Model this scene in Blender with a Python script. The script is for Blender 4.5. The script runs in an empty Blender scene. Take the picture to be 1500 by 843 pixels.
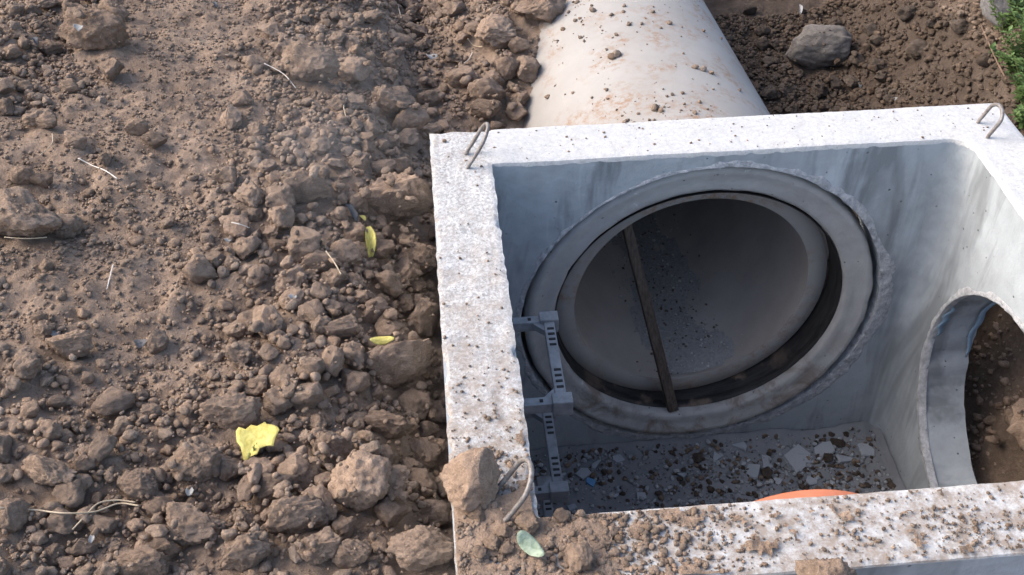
import bpy, bmesh, math, random
import numpy as np
from mathutils import Vector, Matrix

random.seed(7)
rng = np.random.default_rng(7)
scene = bpy.context.scene
COL = scene.collection
PI = math.pi

# ------------------------------------------------------------------ camera
CAM = np.array([-0.1382, -2.1986, 1.5420])
C_R = np.array([0.99601251, -0.08904799, -0.00543557])
C_U = np.array([0.0630201, 0.65914522, 0.74937044])
C_W = np.array([0.0631471, 0.74672488, -0.66212869])
FPX = 1607.3
cd = bpy.data.cameras.new('camera')
cam = bpy.data.objects.new('camera', cd)
COL.objects.link(cam)
M = Matrix.Identity(4)
for i in range(3):
    M[i][0], M[i][1], M[i][2], M[i][3] = C_R[i], C_U[i], -C_W[i], CAM[i]
cam.matrix_world = M
cd.sensor_width = 36.0
cd.lens = FPX / 1500 * 36
cd.clip_start = 0.05
cd.clip_end = 2000
scene.camera = cam

# ------------------------------------------------------------------ sky and sun
SUN_ELEV, SUN_AZ = 40.0, -76.0          # azimuth from +Y (away from the camera), negative = left
w = bpy.data.worlds.new('World')
scene.world = w
w.use_nodes = True
nt = w.node_tree
sky = nt.nodes.new('ShaderNodeTexSky')
sky.sky_type = 'NISHITA'
sky.sun_disc = False
sky.sun_elevation = math.radians(SUN_ELEV)
sky.sun_rotation = math.radians(SUN_AZ)
sky.air_density = 1.0
sky.dust_density = 4.0
sky.ozone_density = 0.8
nt.links.new(sky.outputs[0], nt.nodes['Background'].inputs[0])
nt.nodes['Background'].inputs[1].default_value = 0.15
sl = bpy.data.lights.new('sun', 'SUN')
sl.energy = 0.8
sl.angle = math.radians(50)
sl.color = (1.0, 0.955, 0.895)
so = bpy.data.objects.new('sun', sl)
COL.objects.link(so)
e, a = math.radians(SUN_ELEV), math.radians(SUN_AZ)
sun_dir = Vector((math.sin(a) * math.cos(e), math.cos(a) * math.cos(e), math.sin(e)))
so.rotation_euler = sun_dir.to_track_quat('Z', 'Y').to_euler()
so.location = sun_dir * 20
vs = scene.view_settings
vs.view_transform = 'Standard'
vs.look = 'None'
vs.gamma = 1.0
vs.exposure = 1.36
vs.use_curve_mapping = False

# ------------------------------------------------------------------ numpy noise
def _hash(ix, iy, iz, s):
    h = (ix.astype(np.int64) * 374761393 + iy.astype(np.int64) * 668265263 + iz.astype(np.int64) * 2147483647 + s * 974634777) & 0xFFFFFFFF
    h = ((h ^ (h >> 13)) * 1274126177) & 0xFFFFFFFF
    h = ((h ^ (h >> 16)) * 2246822519) & 0xFFFFFFFF
    return ((h ^ (h >> 15)) & 0xFFFFFF) / float(0x7FFFFF) - 1.0

def vnoise(p, s=0):
    p = np.asarray(p, float)
    i = np.floor(p).astype(np.int64)
    f = p - i
    f = f * f * f * (f * (f * 6 - 15) + 10)
    r = 0
    for dx in (0, 1):
        wx = f[..., 0] if dx else 1 - f[..., 0]
        for dy in (0, 1):
            wy = f[..., 1] if dy else 1 - f[..., 1]
            for dz in (0, 1):
                wz = f[..., 2] if dz else 1 - f[..., 2]
                r = r + wx * wy * wz * _hash(i[..., 0] + dx, i[..., 1] + dy, i[..., 2] + dz, s)
    return r

def fbm(p, octaves=4, s=0, gain=0.5):
    p = np.asarray(p, float)
    r, a_ = 0, 1.0
    for o in range(octaves):
        r = r + a_ * vnoise(p * (2.03 ** o) + 17.3 * o, s + o)
        a_ *= gain
    return r

def sstep(a_, b_, x):
    t = np.clip((np.asarray(x, float) - a_) / (b_ - a_), 0, 1)
    return t * t * (3 - 2 * t)

def P3(x, y, z=0.0):
    return np.stack([np.asarray(x, float), np.asarray(y, float), np.zeros_like(np.asarray(x, float)) + z], -1)

# ------------------------------------------------------------------ materials
MATS = {}
class NB:
    def __init__(s, name):
        s.m = bpy.data.materials.new(name)
        s.m.use_nodes = True
        s.t = s.m.node_tree
        s.b = s.t.nodes['Principled BSDF']
        s.tc = s.t.nodes.new('ShaderNodeTexCoord')
        MATS[name] = s.m
    def n(s, typ, **kw):
        d = s.t.nodes.new(typ)
        for k, v in kw.items():
            if k in d.inputs: d.inputs[k].default_value = v
            else: setattr(d, k, v)
        return d
    def l(s, a_, b_): s.t.links.new(a_, b_)
    def noise(s, scale, detail=4, rough=0.55, vec=None, dist=0.0):
        d = s.n('ShaderNodeTexNoise', Scale=scale, Detail=detail, Roughness=rough, Distortion=dist)
        s.l(vec or s.tc.outputs['Object'], d.inputs['Vector'])
        return d.outputs['Fac']
    def voro(s, scale, feature='F1', vec=None, out='Distance', rand=1.0):
        d = s.n('ShaderNodeTexVoronoi', Scale=scale, Randomness=rand)
        d.feature = feature
        s.l(vec or s.tc.outputs['Object'], d.inputs['Vector'])
        return d.outputs[out]
    def ramp(s, fac, stops):
        d = s.t.nodes.new('ShaderNodeValToRGB')
        e_ = d.color_ramp.elements
        while len(e_) < len(stops): e_.new(0.5)
        for q, (p, c) in zip(e_, stops):
            q.position = p
            q.color = (c, c, c, 1) if isinstance(c, (int, float)) else (*c, 1)
        s.l(fac, d.inputs[0])
        return d.outputs[0]
    def mix(s, fac, a_, b_, mode='MIX'):
        d = s.t.nodes.new('ShaderNodeMix')
        d.data_type = 'RGBA'
        d.blend_type = mode
        for src, i in ((fac, 0), (a_, 6), (b_, 7)):
            if isinstance(src, (int, float)): d.inputs[i].default_value = src if i == 0 else (src, src, src, 1)
            elif isinstance(src, tuple): d.inputs[i].default_value = (*src, 1)
            else: s.l(src, d.inputs[i])
        return d.outputs[2]
    def math(s, op, a_, b_=0.0):
        d = s.t.nodes.new('ShaderNodeMath')
        d.operation = op
        for i, v in enumerate((a_, b_)):
            if isinstance(v, (int, float)): d.inputs[i].default_value = v
            else: s.l(v, d.inputs[i])
        return d.outputs[0]
    def bump(s, h, dist, strength=1.0, prev=None):
        d = s.t.nodes.new('ShaderNodeBump')
        d.inputs['Strength'].default_value = strength
        d.inputs['Distance'].default_value = dist
        s.l(h, d.inputs['Height'])
        if prev: s.l(prev, d.inputs['Normal'])
        return d.outputs[0]
    def stretch(s, sc):
        d = s.n('ShaderNodeMapping')
        d.inputs['Scale'].default_value = sc
        s.l(s.tc.outputs['Object'], d.inputs['Vector'])
        return d.outputs[0]
    def out(s, col, rough=0.9, normal=None, spec=0.3):
        if isinstance(col, tuple): s.b.inputs['Base Color'].default_value = (*col, 1)
        else: s.l(col, s.b.inputs['Base Color'])
        if isinstance(rough, (int, float)): s.b.inputs['Roughness'].default_value = rough
        else: s.l(rough, s.b.inputs['Roughness'])
        s.b.inputs['Specular IOR Level'].default_value = spec
        if normal: s.l(normal, s.b.inputs['Normal'])
        return s.m

def soil_mat(name, dark, mid, light, dark_tone=None, darkmask=None, attr=False, k_=1.0):
    b = NB(name)
    n1 = b.noise(6 if k_ == 1 else 0.9, 5, 0.6)
    n2 = b.noise(55 * k_, 6, 0.65)
    n3 = b.noise(420 * k_, 3, 0.6)
    c = b.ramp(n1, [(0.32, dark), (0.5, mid), (0.7, light)])
    c = b.mix(0.55, c, b.ramp(n2, [(0.3, tuple(0.55 * k for k in mid)), (0.55, mid), (0.75, tuple(1.25 * k for k in light))]))
    c = b.mix(0.55, c, b.ramp(n3, [(0.3, 0.6), (0.7, 1.35)]), 'MULTIPLY')
    if darkmask == 'ground':
        # earth colour multiplied to a darker tone on the trench side of the pipe
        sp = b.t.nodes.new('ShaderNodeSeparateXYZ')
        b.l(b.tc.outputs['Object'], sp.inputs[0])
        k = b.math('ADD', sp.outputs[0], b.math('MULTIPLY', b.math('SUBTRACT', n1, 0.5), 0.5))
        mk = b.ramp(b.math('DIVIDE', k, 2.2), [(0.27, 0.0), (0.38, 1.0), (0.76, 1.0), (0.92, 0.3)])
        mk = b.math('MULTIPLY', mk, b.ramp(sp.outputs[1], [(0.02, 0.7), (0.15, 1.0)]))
        c = b.mix(mk, c, b.mix(1.0, c, dark_tone, 'MULTIPLY'))
    if attr:
        at = b.n('ShaderNodeAttribute')
        at.attribute_name = 'tint'
        c = b.mix(1.0, c, at.outputs['Color'], 'MULTIPLY')
    else:
        oi = b.n('ShaderNodeObjectInfo')
        c = b.mix(1.0, c, b.ramp(oi.outputs['Random'], [(0.0, (0.82, 0.8, 0.79)), (0.5, (1, 1, 1)), (1.0, (1.16, 1.13, 1.1))]), 'MULTIPLY')
    bp = b.bump(n2, 0.012, 0.8)
    bp = b.bump(n3, 0.0035, 0.8, bp)
    return b.out(c, 0.97, bp, 0.12)

SOIL_D, SOIL_M, SOIL_L = (0.166, 0.119, 0.088), (0.248, 0.183, 0.138), (0.330, 0.251, 0.194)
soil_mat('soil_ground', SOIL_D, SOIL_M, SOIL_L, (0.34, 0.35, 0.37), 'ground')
soil_mat('soil_clod', (0.200, 0.144, 0.107), (0.283, 0.209, 0.158), (0.360, 0.275, 0.212), k_=0.05)
soil_mat('soil_pebble', SOIL_D, (0.258, 0.191, 0.144), SOIL_L, attr=True)
soil_mat('soil_dark', (0.07, 0.054, 0.043), (0.11, 0.087, 0.07), (0.155, 0.124, 0.101), k_=0.05)  # darker tone of earth for trench clods and chamber floor lumps
soil_mat('boulder', (0.19, 0.167, 0.146), (0.235, 0.21, 0.186), (0.28, 0.252, 0.225), k_=0.11)
soil_mat('grey_stone', (0.2, 0.19, 0.19), (0.27, 0.26, 0.26), (0.34, 0.33, 0.33), k_=0.11)

def concrete_rim():
    b = NB('rim_concrete')
    n1 = b.noise(9, 5, 0.6)
    n2 = b.noise(70, 6, 0.7)
    n3 = b.noise(260, 4, 0.7)
    v = b.voro(95, 'F1', vec=None)
    c = b.ramp(n2, [(0.28, (0.35, 0.35, 0.345)), (0.42, (0.46, 0.46, 0.455)), (0.6, (0.52, 0.52, 0.515))])
    c = b.mix(b.ramp(n1, [(0.4, 0.0), (0.75, 0.5)]), c, (0.43, 0.45, 0.48))
    wv = b.n('ShaderNodeVectorMath')
    wv.operation = 'ADD'
    nz = b.n('ShaderNodeTexNoise', Scale=60.0, Detail=3.0)
    b.l(b.tc.outputs['Object'], nz.inputs['Vector'])
    sc_ = b.n('ShaderNodeVectorMath')
    sc_.operation = 'SCALE'
    sc_.inputs['Scale'].default_value = 0.02
    b.l(nz.outputs['Color'], sc_.inputs[0])
    b.l(b.tc.outputs['Object'], wv.inputs[0])
    b.l(sc_.outputs[0], wv.inputs[1])
    fl = b.voro(210, 'F1', wv.outputs[0], 'Color')
    fle = b.voro(120, 'DISTANCE_TO_EDGE', wv.outputs[0])
    sp = b.t.nodes.new('ShaderNodeSeparateXYZ')
    b.l(b.tc.outputs['Object'], sp.inputs[0])
    lf = b.ramp(b.math('ADD', b.math('MULTIPLY', sp.outputs[0], -8.0), 0.5), [(0.35, 0.25), (0.7, 1.0)])   # the left side was left rough
    bw = b.n('ShaderNodeRGBToBW')
    b.l(fl, bw.inputs[0])
    c = b.mix(lf, c, b.mix(1.0, c, b.ramp(bw.outputs[0], [(0.2, (0.68, 0.68, 0.67)), (0.45, (0.95, 0.95, 0.96)), (0.75, (1.12, 1.12, 1.12))]), 'MULTIPLY'))
    c = b.mix(b.math('MULTIPLY', lf, b.ramp(fle, [(0.0, 0.55), (0.07, 0.0)])), c, (0.25, 0.235, 0.22))
    c = b.mix(b.math('MULTIPLY', lf, b.ramp(b.noise(16, 6, 0.8), [(0.46, 0.0), (0.64, 0.6)])), c, (0.30, 0.26, 0.225))
    c = b.mix(b.ramp(n3, [(0.28, 1.0), (0.4, 0.0)]), c, (0.18, 0.17, 0.165))
    c = b.mix(b.ramp(b.noise(38, 3, 0.7), [(0.66, 0.0), (0.74, 0.7)]), c, (0.31, 0.255, 0.21))
    dy = b.ramp(b.math('MULTIPLY', b.math('ADD', sp.outputs[1], b.math('MULTIPLY', b.math('SUBTRACT', n1, 0.5), 0.5)), -1.0), [(0.25, 0.0), (0.9, 1.0)])
    dm = b.math('MULTIPLY', dy, b.ramp(b.noise(26, 6, 0.8), [(0.40, 0.0), (0.58, 0.8)]))
    c = b.mix(dm, c, (0.235, 0.18, 0.138))
    c = b.mix(b.math('MULTIPLY', lf, b.ramp(b.noise(130, 5, 0.8), [(0.52, 0.0), (0.60, 0.65)])), c, (0.25, 0.235, 0.215))
    bp = b.bump(n2, 0.003, 0.4)
    bp = b.bump(b.math('MULTIPLY', lf, bw.outputs[0]), 0.002, 0.5, bp)
    bp = b.bump(n3, 0.0015, 0.6, bp)
    b.out(c, 0.9, bp, 0.2)
concrete_rim()

def concrete_wall(name, base, tintb, streak=True):
    b = NB(name)
    n1 = b.noise(3.2, 5, 0.6)
    n2 = b.noise(24, 5, 0.6)
    n3 = b.noise(180, 4, 0.6)
    c = b.ramp(n1, [(0.3, tuple(0.72 * k for k in base)), (0.55, base), (0.75, tuple(1.2 * k for k in base))])
    c = b.mix(0.4, c, b.ramp(n2, [(0.3, tuple(0.7 * k for k in tintb)), (0.7, tuple(1.15 * k for k in tintb))]))
    if streak:
        st = b.noise(5.5, 4, 0.7, b.stretch((1.0, 1.0, 0.22)), 0.6)
        c = b.mix(b.ramp(st, [(0.54, 0.0), (0.66, 0.75)]), c, tuple(0.42 * k for k in base))
        st2 = b.noise(4.0, 4, 0.7, b.stretch((1.6, 1.6, 0.3)), 0.3)
        c = b.mix(b.ramp(st2, [(0.6, 0.0), (0.72, 0.5)]), c, tuple(1.45 * k for k in base))
    pit = b.voro(42, 'F1')
    pm = b.ramp(pit, [(0.10, 1.0), (0.15, 0.0)])
    sel = b.ramp(b.noise(21, 2), [(0.56, 0.0), (0.6, 1.0)])
    pm = b.math('MULTIPLY', pm, sel)
    c = b.mix(pm, c, tuple(0.35 * k for k in base))
    bp = b.bump(n2, 0.006, 0.5)
    bp = b.bump(n3, 0.0015, 0.6, bp)
    bp = b.bump(b.math('SUBTRACT', 1.0, pm), 0.003, 0.8, bp)
    if name == 'collar_concrete':
        sp = b.t.nodes.new('ShaderNodeSeparateXYZ')
        b.l(b.tc.outputs['Object'], sp.inputs[0])
        low = b.ramp(b.math('MULTIPLY', b.math('ADD', sp.outputs[2], 0.66), -4.0), [(0.0, 0.12), (0.8, 1.0)])   # dried mud and lime run to the bottom
        c = b.mix(b.math('MULTIPLY', low, b.ramp(b.noise(11, 5, 0.7, None, 0.5), [(0.46, 0.0), (0.62, 0.8)])), c, (0.17, 0.13, 0.10))
        c = b.mix(b.ramp(b.noise(9, 5, 0.75), [(0.64, 0.0), (0.69, 0.8)]), c, (0.6, 0.6, 0.6))
    b.out(c, b.ramp(n2, [(0.3, 0.6), (0.7, 0.85)]), bp, 0.35)
concrete_wall('wall_concrete', (0.365, 0.395, 0.415), (0.335, 0.368, 0.395))
concrete_wall('collar_concrete', (0.40, 0.40, 0.395), (0.36, 0.345, 0.325), False)
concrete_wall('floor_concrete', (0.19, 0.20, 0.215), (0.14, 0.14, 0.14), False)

def mortar():
    b = NB('mortar')
    n2 = b.noise(45, 6, 0.7)
    n3 = b.noise(190, 4, 0.7)
    c = b.ramp(n2, [(0.3, (0.3, 0.31, 0.32)), (0.5, (0.46, 0.47, 0.49)), (0.7, (0.66, 0.67, 0.68))])
    b.out(c, 0.95, b.bump(n3, 0.004, 0.9, b.bump(n2, 0.014, 0.9)), 0.15)
mortar()

def pipe_mat():
    b = NB('pipe_concrete')
    n1 = b.noise(4, 5, 0.6)
    n2 = b.noise(34, 5, 0.65)
    n3 = b.noise(230, 3, 0.6)
    c = b.ramp(n1, [(0.3, (0.275, 0.260, 0.242)), (0.7, (0.335, 0.320, 0.302))])
    c = b.mix(b.ramp(n2, [(0.56, 0.0), (0.72, 0.35)]), c, (0.31, 0.27, 0.24))
    m = b.math('MULTIPLY', b.ramp(b.noise(5.5, 3, 0.6), [(0.47, 0.0), (0.62, 1.0)]), b.ramp(b.noise(40, 6, 0.8), [(0.46, 0.0), (0.6, 0.9)]))
    c = b.mix(m, c, (0.25, 0.16, 0.105))
    c = b.mix(b.ramp(n3, [(0.26, 0.8), (0.34, 0.0)]), c, (0.24, 0.21, 0.19))
    b.out(c, 0.9, b.bump(n3, 0.001, 0.6, b.bump(n2, 0.003, 0.5)), 0.2)
pipe_mat()

def pipe_in():
    b = NB('pipe_inside')
    n1 = b.noise(3, 4, 0.6)
    n2 = b.noise(60, 5, 0.7)
    c = b.ramp(n1, [(0.3, (0.33, 0.29, 0.255)), (0.7, (0.46, 0.42, 0.385))])
    c = b.mix(b.ramp(n2, [(0.6, 0.0), (0.72, 0.5)]), c, (0.27, 0.24, 0.21))
    b.out(c, 0.85, b.bump(n2, 0.002, 0.6), 0.25)
pipe_in()

def simple(name, c1, c2, scale=30, rough=0.6, bump=0.002, spec=0.4, metal=0.0, stretch=None):
    b = NB(name)
    n1 = b.noise(scale, 5, 0.65, b.stretch(stretch) if stretch else None)
    c = b.ramp(n1, [(0.32, c1), (0.68, c2)])
    b.out(c, rough, b.bump(n1, bump, 0.7), spec)
    b.b.inputs['Metallic'].default_value = metal
    return b.m

def rubber():
    b = NB('rubber')
    n1 = b.noise(14, 4, 0.6, b.stretch((1, 6, 1)))
    n2 = b.noise(7, 4, 0.6)
    c = b.ramp(n1, [(0.35, (0.010, 0.010, 0.011)), (0.7, (0.035, 0.033, 0.032))])
    sp = b.t.nodes.new('ShaderNodeSeparateXYZ')
    b.l(b.tc.outputs['Object'], sp.inputs[0])
    # dried mud that settled along the invert
    low = b.ramp(b.math('MULTIPLY', b.math('ADD', sp.outputs[2], 0.78), -5.0), [(0.0, 0.0), (0.5, 1.0)])
    mk = b.math('MULTIPLY', low, b.ramp(n2, [(0.54, 0.0), (0.62, 0.8)]))
    c = b.mix(mk, c, (0.17, 0.12, 0.09))
    b.out(c, 0.65, b.bump(n1, 0.003, 0.6), 0.35)
rubber()
simple('steel_bar', (0.12, 0.10, 0.09), (0.26, 0.245, 0.235), 90, 0.55, 0.001, 0.5, 0.35)
simple('step_plastic', (0.15, 0.155, 0.162), (0.25, 0.255, 0.262), 40, 0.5, 0.0008, 0.4)
simple('step_slot', (0.012, 0.012, 0.013), (0.02, 0.02, 0.02), 40, 0.7)
simple('orange_plastic', (0.46, 0.14, 0.065), (0.58, 0.20, 0.10), 8, 0.4, 0.0003, 0.5)
simple('old_wood', (0.055, 0.042, 0.033), (0.13, 0.103, 0.085), 26, 0.85, 0.004, 0.2, 0, (6, 6, 0.35))
simple('blue_paint', (0.17, 0.26, 0.36), (0.24, 0.34, 0.44), 30, 0.7, 0.0004)
simple('blue_plastic', (0.08, 0.22, 0.42), (0.15, 0.33, 0.55), 30, 0.5)
simple('chip_concrete', (0.24, 0.255, 0.275), (0.38, 0.4, 0.425), 60, 0.9, 0.002, 0.2)
simple('yellow_leaf', (0.38, 0.31, 0.06), (0.60, 0.54, 0.17), 3.0, 0.65, 0.004)
simple('green_leaf', (0.15, 0.2, 0.13), (0.31, 0.37, 0.28), 3.0, 0.6, 0.004)
simple('dry_stem', (0.34, 0.26, 0.17), (0.55, 0.46, 0.34), 30, 0.9, 0.0005, 0.2)
simple('pale_root', (0.55, 0.5, 0.44), (0.72, 0.68, 0.62), 30, 0.9, 0.0005, 0.2)
simple('white_scrap', (0.24, 0.235, 0.225), (0.40, 0.395, 0.38), 30, 0.8, 0.001, 0.2)
simple('dark_scrap', (0.03, 0.035, 0.045), (0.07, 0.075, 0.09), 30, 0.45)
simple('brown_root', (0.10, 0.065, 0.045), (0.2, 0.14, 0.1), 40, 0.9, 0.001, 0.2)
simple('weed_leaf', (0.05, 0.09, 0.025), (0.12, 0.19, 0.06), 30, 0.55, 0.0004, 0.3)
simple('weed_stem', (0.10, 0.13, 0.04), (0.16, 0.18, 0.07), 30, 0.7)

# ------------------------------------------------------------------ object helpers
def link(name, me, mat=None, parent=None, loc=None):
    o = bpy.data.objects.new(name, me)
    COL.objects.link(o)
    if mat and me is not None and not me.materials: me.materials.append(MATS[mat])
    if parent: o.parent = parent
    if loc is not None: o.location = loc
    return o

def tag(o, label=None, cat=None, group=None, kind=None):
    if label: o['label'] = label
    if cat: o['category'] = cat
    if group: o['group'] = group
    if kind: o['kind'] = kind
    return o

def empty(name, loc=(0, 0, 0)):
    o = bpy.data.objects.new(name, None)
    COL.objects.link(o)
    o.location = loc
    o.empty_display_size = 0.1
    return o

def np_mesh(name, V, F, smooth=True):
    V = np.asarray(V, np.float32)
    me = bpy.data.meshes.new(name)
    if isinstance(F, np.ndarray):
        k = F.shape[1]
        me.vertices.add(len(V))
        me.vertices.foreach_set('co', V.ravel())
        me.loops.add(F.size)
        me.loops.foreach_set('vertex_index', F.ravel().astype(np.int32))
        me.polygons.add(len(F))
        me.polygons.foreach_set('loop_start', np.arange(0, F.size, k, dtype=np.int32))
        me.update(calc_edges=True)
        me.validate()
    else:
        me.from_pydata(V.tolist(), [], F)
    me.polygons.foreach_set('use_smooth', np.full(len(me.polygons), smooth))
    me.update()
    return me

def bm_mesh(name, bm, smooth=False):
    me = bpy.data.meshes.new(name)
    bmesh.ops.recalc_face_normals(bm, faces=bm.faces)
    bm.to_mesh(me)
    bm.free()
    me.polygons.foreach_set('use_smooth', np.full(len(me.polygons), smooth))
    return me

def tube_geo(pts, rad, seg=8, cap=True):
    pts = [Vector(p) for p in pts]
    n = len(pts)
    rads = rad if hasattr(rad, '__len__') else [rad] * n
    V, F = [], []
    prev = None
    for i, p in enumerate(pts):
        t = (pts[min(i + 1, n - 1)] - pts[max(i - 1, 0)]).normalized()
        if prev is None:
            u = t.orthogonal().normalized()
        else:
            u = (prev - t * prev.dot(t)).normalized()
        prev = u
        v = t.cross(u)
        for k in range(seg):
            an = 2 * PI * k / seg
            V.append(p + (u * math.cos(an) + v * math.sin(an)) * rads[i])
    for i in range(n - 1):
        for k in range(seg):
            k2 = (k + 1) % seg
            F.append([i * seg + k, i * seg + k2, (i + 1) * seg + k2, (i + 1) * seg + k])
    if cap:
        F.append(list(range(seg))[::-1])
        F.append([(n - 1) * seg + k for k in range(seg)])
    return [tuple(v) for v in V], F

def spline(ctrl, n=24):
    c = [Vector(p) for p in ctrl]
    c = [2 * c[0] - c[1]] + c + [2 * c[-1] - c[-2]]
    out = []
    segs = len(c) - 3
    for s in range(segs):
        p0, p1, p2, p3 = c[s:s + 4]
        m = max(2, n // segs)
        for i in range(m + (1 if s == segs - 1 else 0)):
            t = i / m
            out.append(0.5 * ((2 * p1) + (p2 - p0) * t + (2 * p0 - 5 * p1 + 4 * p2 - p3) * t * t + (3 * p1 - p0 - 3 * p2 + p3) * t ** 3))
    return out

def bm_box(bm, lo, hi, bev=0.0):
    r = bmesh.ops.create_cube(bm, size=1.0)
    lo, hi = Vector(lo), Vector(hi)
    for v in r['verts']:
        v.co = Vector([lo[i] + (v.co[i] + 0.5) * (hi[i] - lo[i]) for i in range(3)])
    if bev:
        ed = list({e_ for v in r['verts'] for e_ in v.link_edges})
        bmesh.ops.bevel(bm, geom=ed, offset=bev, segments=2, affect='EDGES', profile=0.6)

# ------------------------------------------------------------------ ground sheet
WX, DY = 1.2, 1.0583
TL, TF, TR, TN = 0.146, 0.149, 0.135, 0.1435
PIPE_C, PIPE_YAW, PIPE_R = np.array([0.576, 0.0, -0.5565]), -0.052, 0.438
AX = np.array([math.sin(PIPE_YAW), math.cos(PIPE_YAW), 0])

def pipe_dx(x, y):   # signed sideways distance from the pipe's axis
    return (x - PIPE_C[0]) * AX[1] - (y - PIPE_C[1]) * AX[0]

def base_height(x, y):
    x = np.asarray(x, float)
    y = np.asarray(y, float)
    d = -TL - x
    # left bank of loose earth
    left = -0.10 + 0.10 * sstep(0.3, 1.3, d) - 0.03 * sstep(0.2, 1.6, y)
    left = left - 0.20 * np.exp(-(np.maximum(d, 0) / 0.15) ** 2) * sstep(-1.25, -0.55, y)
    # earth piled against the pipe beyond the far wall
    pile = -0.40 + 0.19 * sstep(0.5, 1.2, y) + 0.06 * sstep(1.2, 1.7, y)
    L = left + (pile - left) * sstep(-0.22, 0.1, x) * sstep(0.1, 0.3, y)
    # trench on the other side of the pipe
    R = -0.72 + 0.62 * sstep(1.28, 1.75, x - 0.12 * y) + 0.10 * sstep(1.0, 2.4, y)
    R = R + 0.5 * sstep(3.0, 6.0, y)
    R = np.where(y < 0.16, -1.02 + 0.95 * sstep(1.36, 1.85, x), R)
    px = pipe_dx(x, y)
    h = L + (R - L) * sstep(-0.1, 0.25, px)
    # in front of the chamber
    front = -0.34 + 0.0 * x
    front = front + 0.37 * np.exp(-(((x - 0.445) / 0.12) ** 2 + ((y + 1.31) / 0.075) ** 2))
    front = front + (left - front) * sstep(0.25, -0.15, x)
    h = np.where(y < -1.15, front + (h - front) * sstep(-1.2, -1.15, y) * 0, h)
    far = sstep(2.5, 6.0, np.hypot(x, y))
    return h * (1 - far) - 0.02 * far

def axis_coords(lo, hi, step, far):
    inner = list(np.arange(lo, hi + step / 2, step))
    a_, b_, s = [], [], step
    p = lo
    while p > -far:
        s *= 1.16
        p -= s
        a_.append(p)
    s, p = step, hi
    while p < far:
        s *= 1.16
        p += s
        b_.append(p)
    return np.array(a_[::-1] + inner + b_)

GX = axis_coords(-2.1, 2.4, 0.0115, 400)
GY = axis_coords(-1.55, 2.5, 0.0115, 400)
XX, YY = np.meshgrid(GX, GY)
HH = base_height(XX, YY)
near = 1 - sstep(3, 8, np.hypot(XX, YY))
HH = HH + near * (0.022 * fbm(P3(XX * 5, YY * 5), 3, 3) + 0.009 * fbm(P3(XX * 22, YY * 22), 3, 9))
HH = HH + near * 0.009 * np.maximum(0, fbm(P3(XX * 48, YY * 48), 2, 21))
HH = HH + (1 - near) * 0.3 * fbm(P3(XX * 0.05, YY * 0.05), 3, 5)
GROUND = HH.copy()       # the sheet itself
PILE = HH.copy()         # rises as clods are laid on it

ix0, iy0 = np.searchsorted(GX, -2.1 - 1e-6), np.searchsorted(GY, -1.55 - 1e-6)
GS = 0.0115
def cell(x, y):
    return int(round((y + 1.55) / GS)) + iy0, int(round((x + 2.1) / GS)) + ix0

def build_ground():
    ny, nx = XX.shape
    V = np.stack([XX.ravel(), YY.ravel(), GROUND.ravel()], 1)
    idx = np.arange(ny * nx).reshape(ny, nx)
    F = np.stack([idx[:-1, :-1], idx[:-1, 1:], idx[1:, 1:], idx[1:, :-1]], -1).reshape(-1, 4)
    c = V[F].mean(1)
    inside = (c[:, 0] > -TL / 2) & (c[:, 0] < WX + TR / 2) & (c[:, 1] > -DY - TN / 2) & (c[:, 1] < TF / 2)
    rel = c - PIPE_C
    al = rel @ AX
    rad = np.linalg.norm(rel - al[:, None] * AX, axis=1)
    inpipe = (rad < 0.39) & (al > 0) & (al < 3.28)
    relv = V - PIPE_C
    alv = relv @ AX
    rv = np.linalg.norm(relv - alv[:, None] * AX, axis=1)
    inpipe |= ((rv < 0.37) & (alv > 0) & (alv < 3.3))[F].any(1)
    F = F[~(inside | inpipe)]
    me = np_mesh('ground', V, F)
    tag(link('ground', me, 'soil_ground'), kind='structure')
build_ground()

# ------------------------------------------------------------------ concrete chamber
RC = (0.576, -0.5565)          # centre of the round opening in the far wall (x, z)
FLOOR = -1.10
chamber = empty('concrete_chamber', (WX / 2, -DY / 2, FLOOR - 0.15))
tag(chamber, 'square open-topped precast concrete chamber with round openings in its walls', 'manhole chamber')
CH = Vector(chamber.location)
def child(name, me, mat, parent=chamber):
    o = link(name, me, mat)
    o.parent = parent
    off = Vector((0, 0, 0))
    q = parent
    while q:
        off += Vector(q.location)
        q = q.parent
    o.location = -off           # meshes are made in world coordinates
    return o

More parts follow.
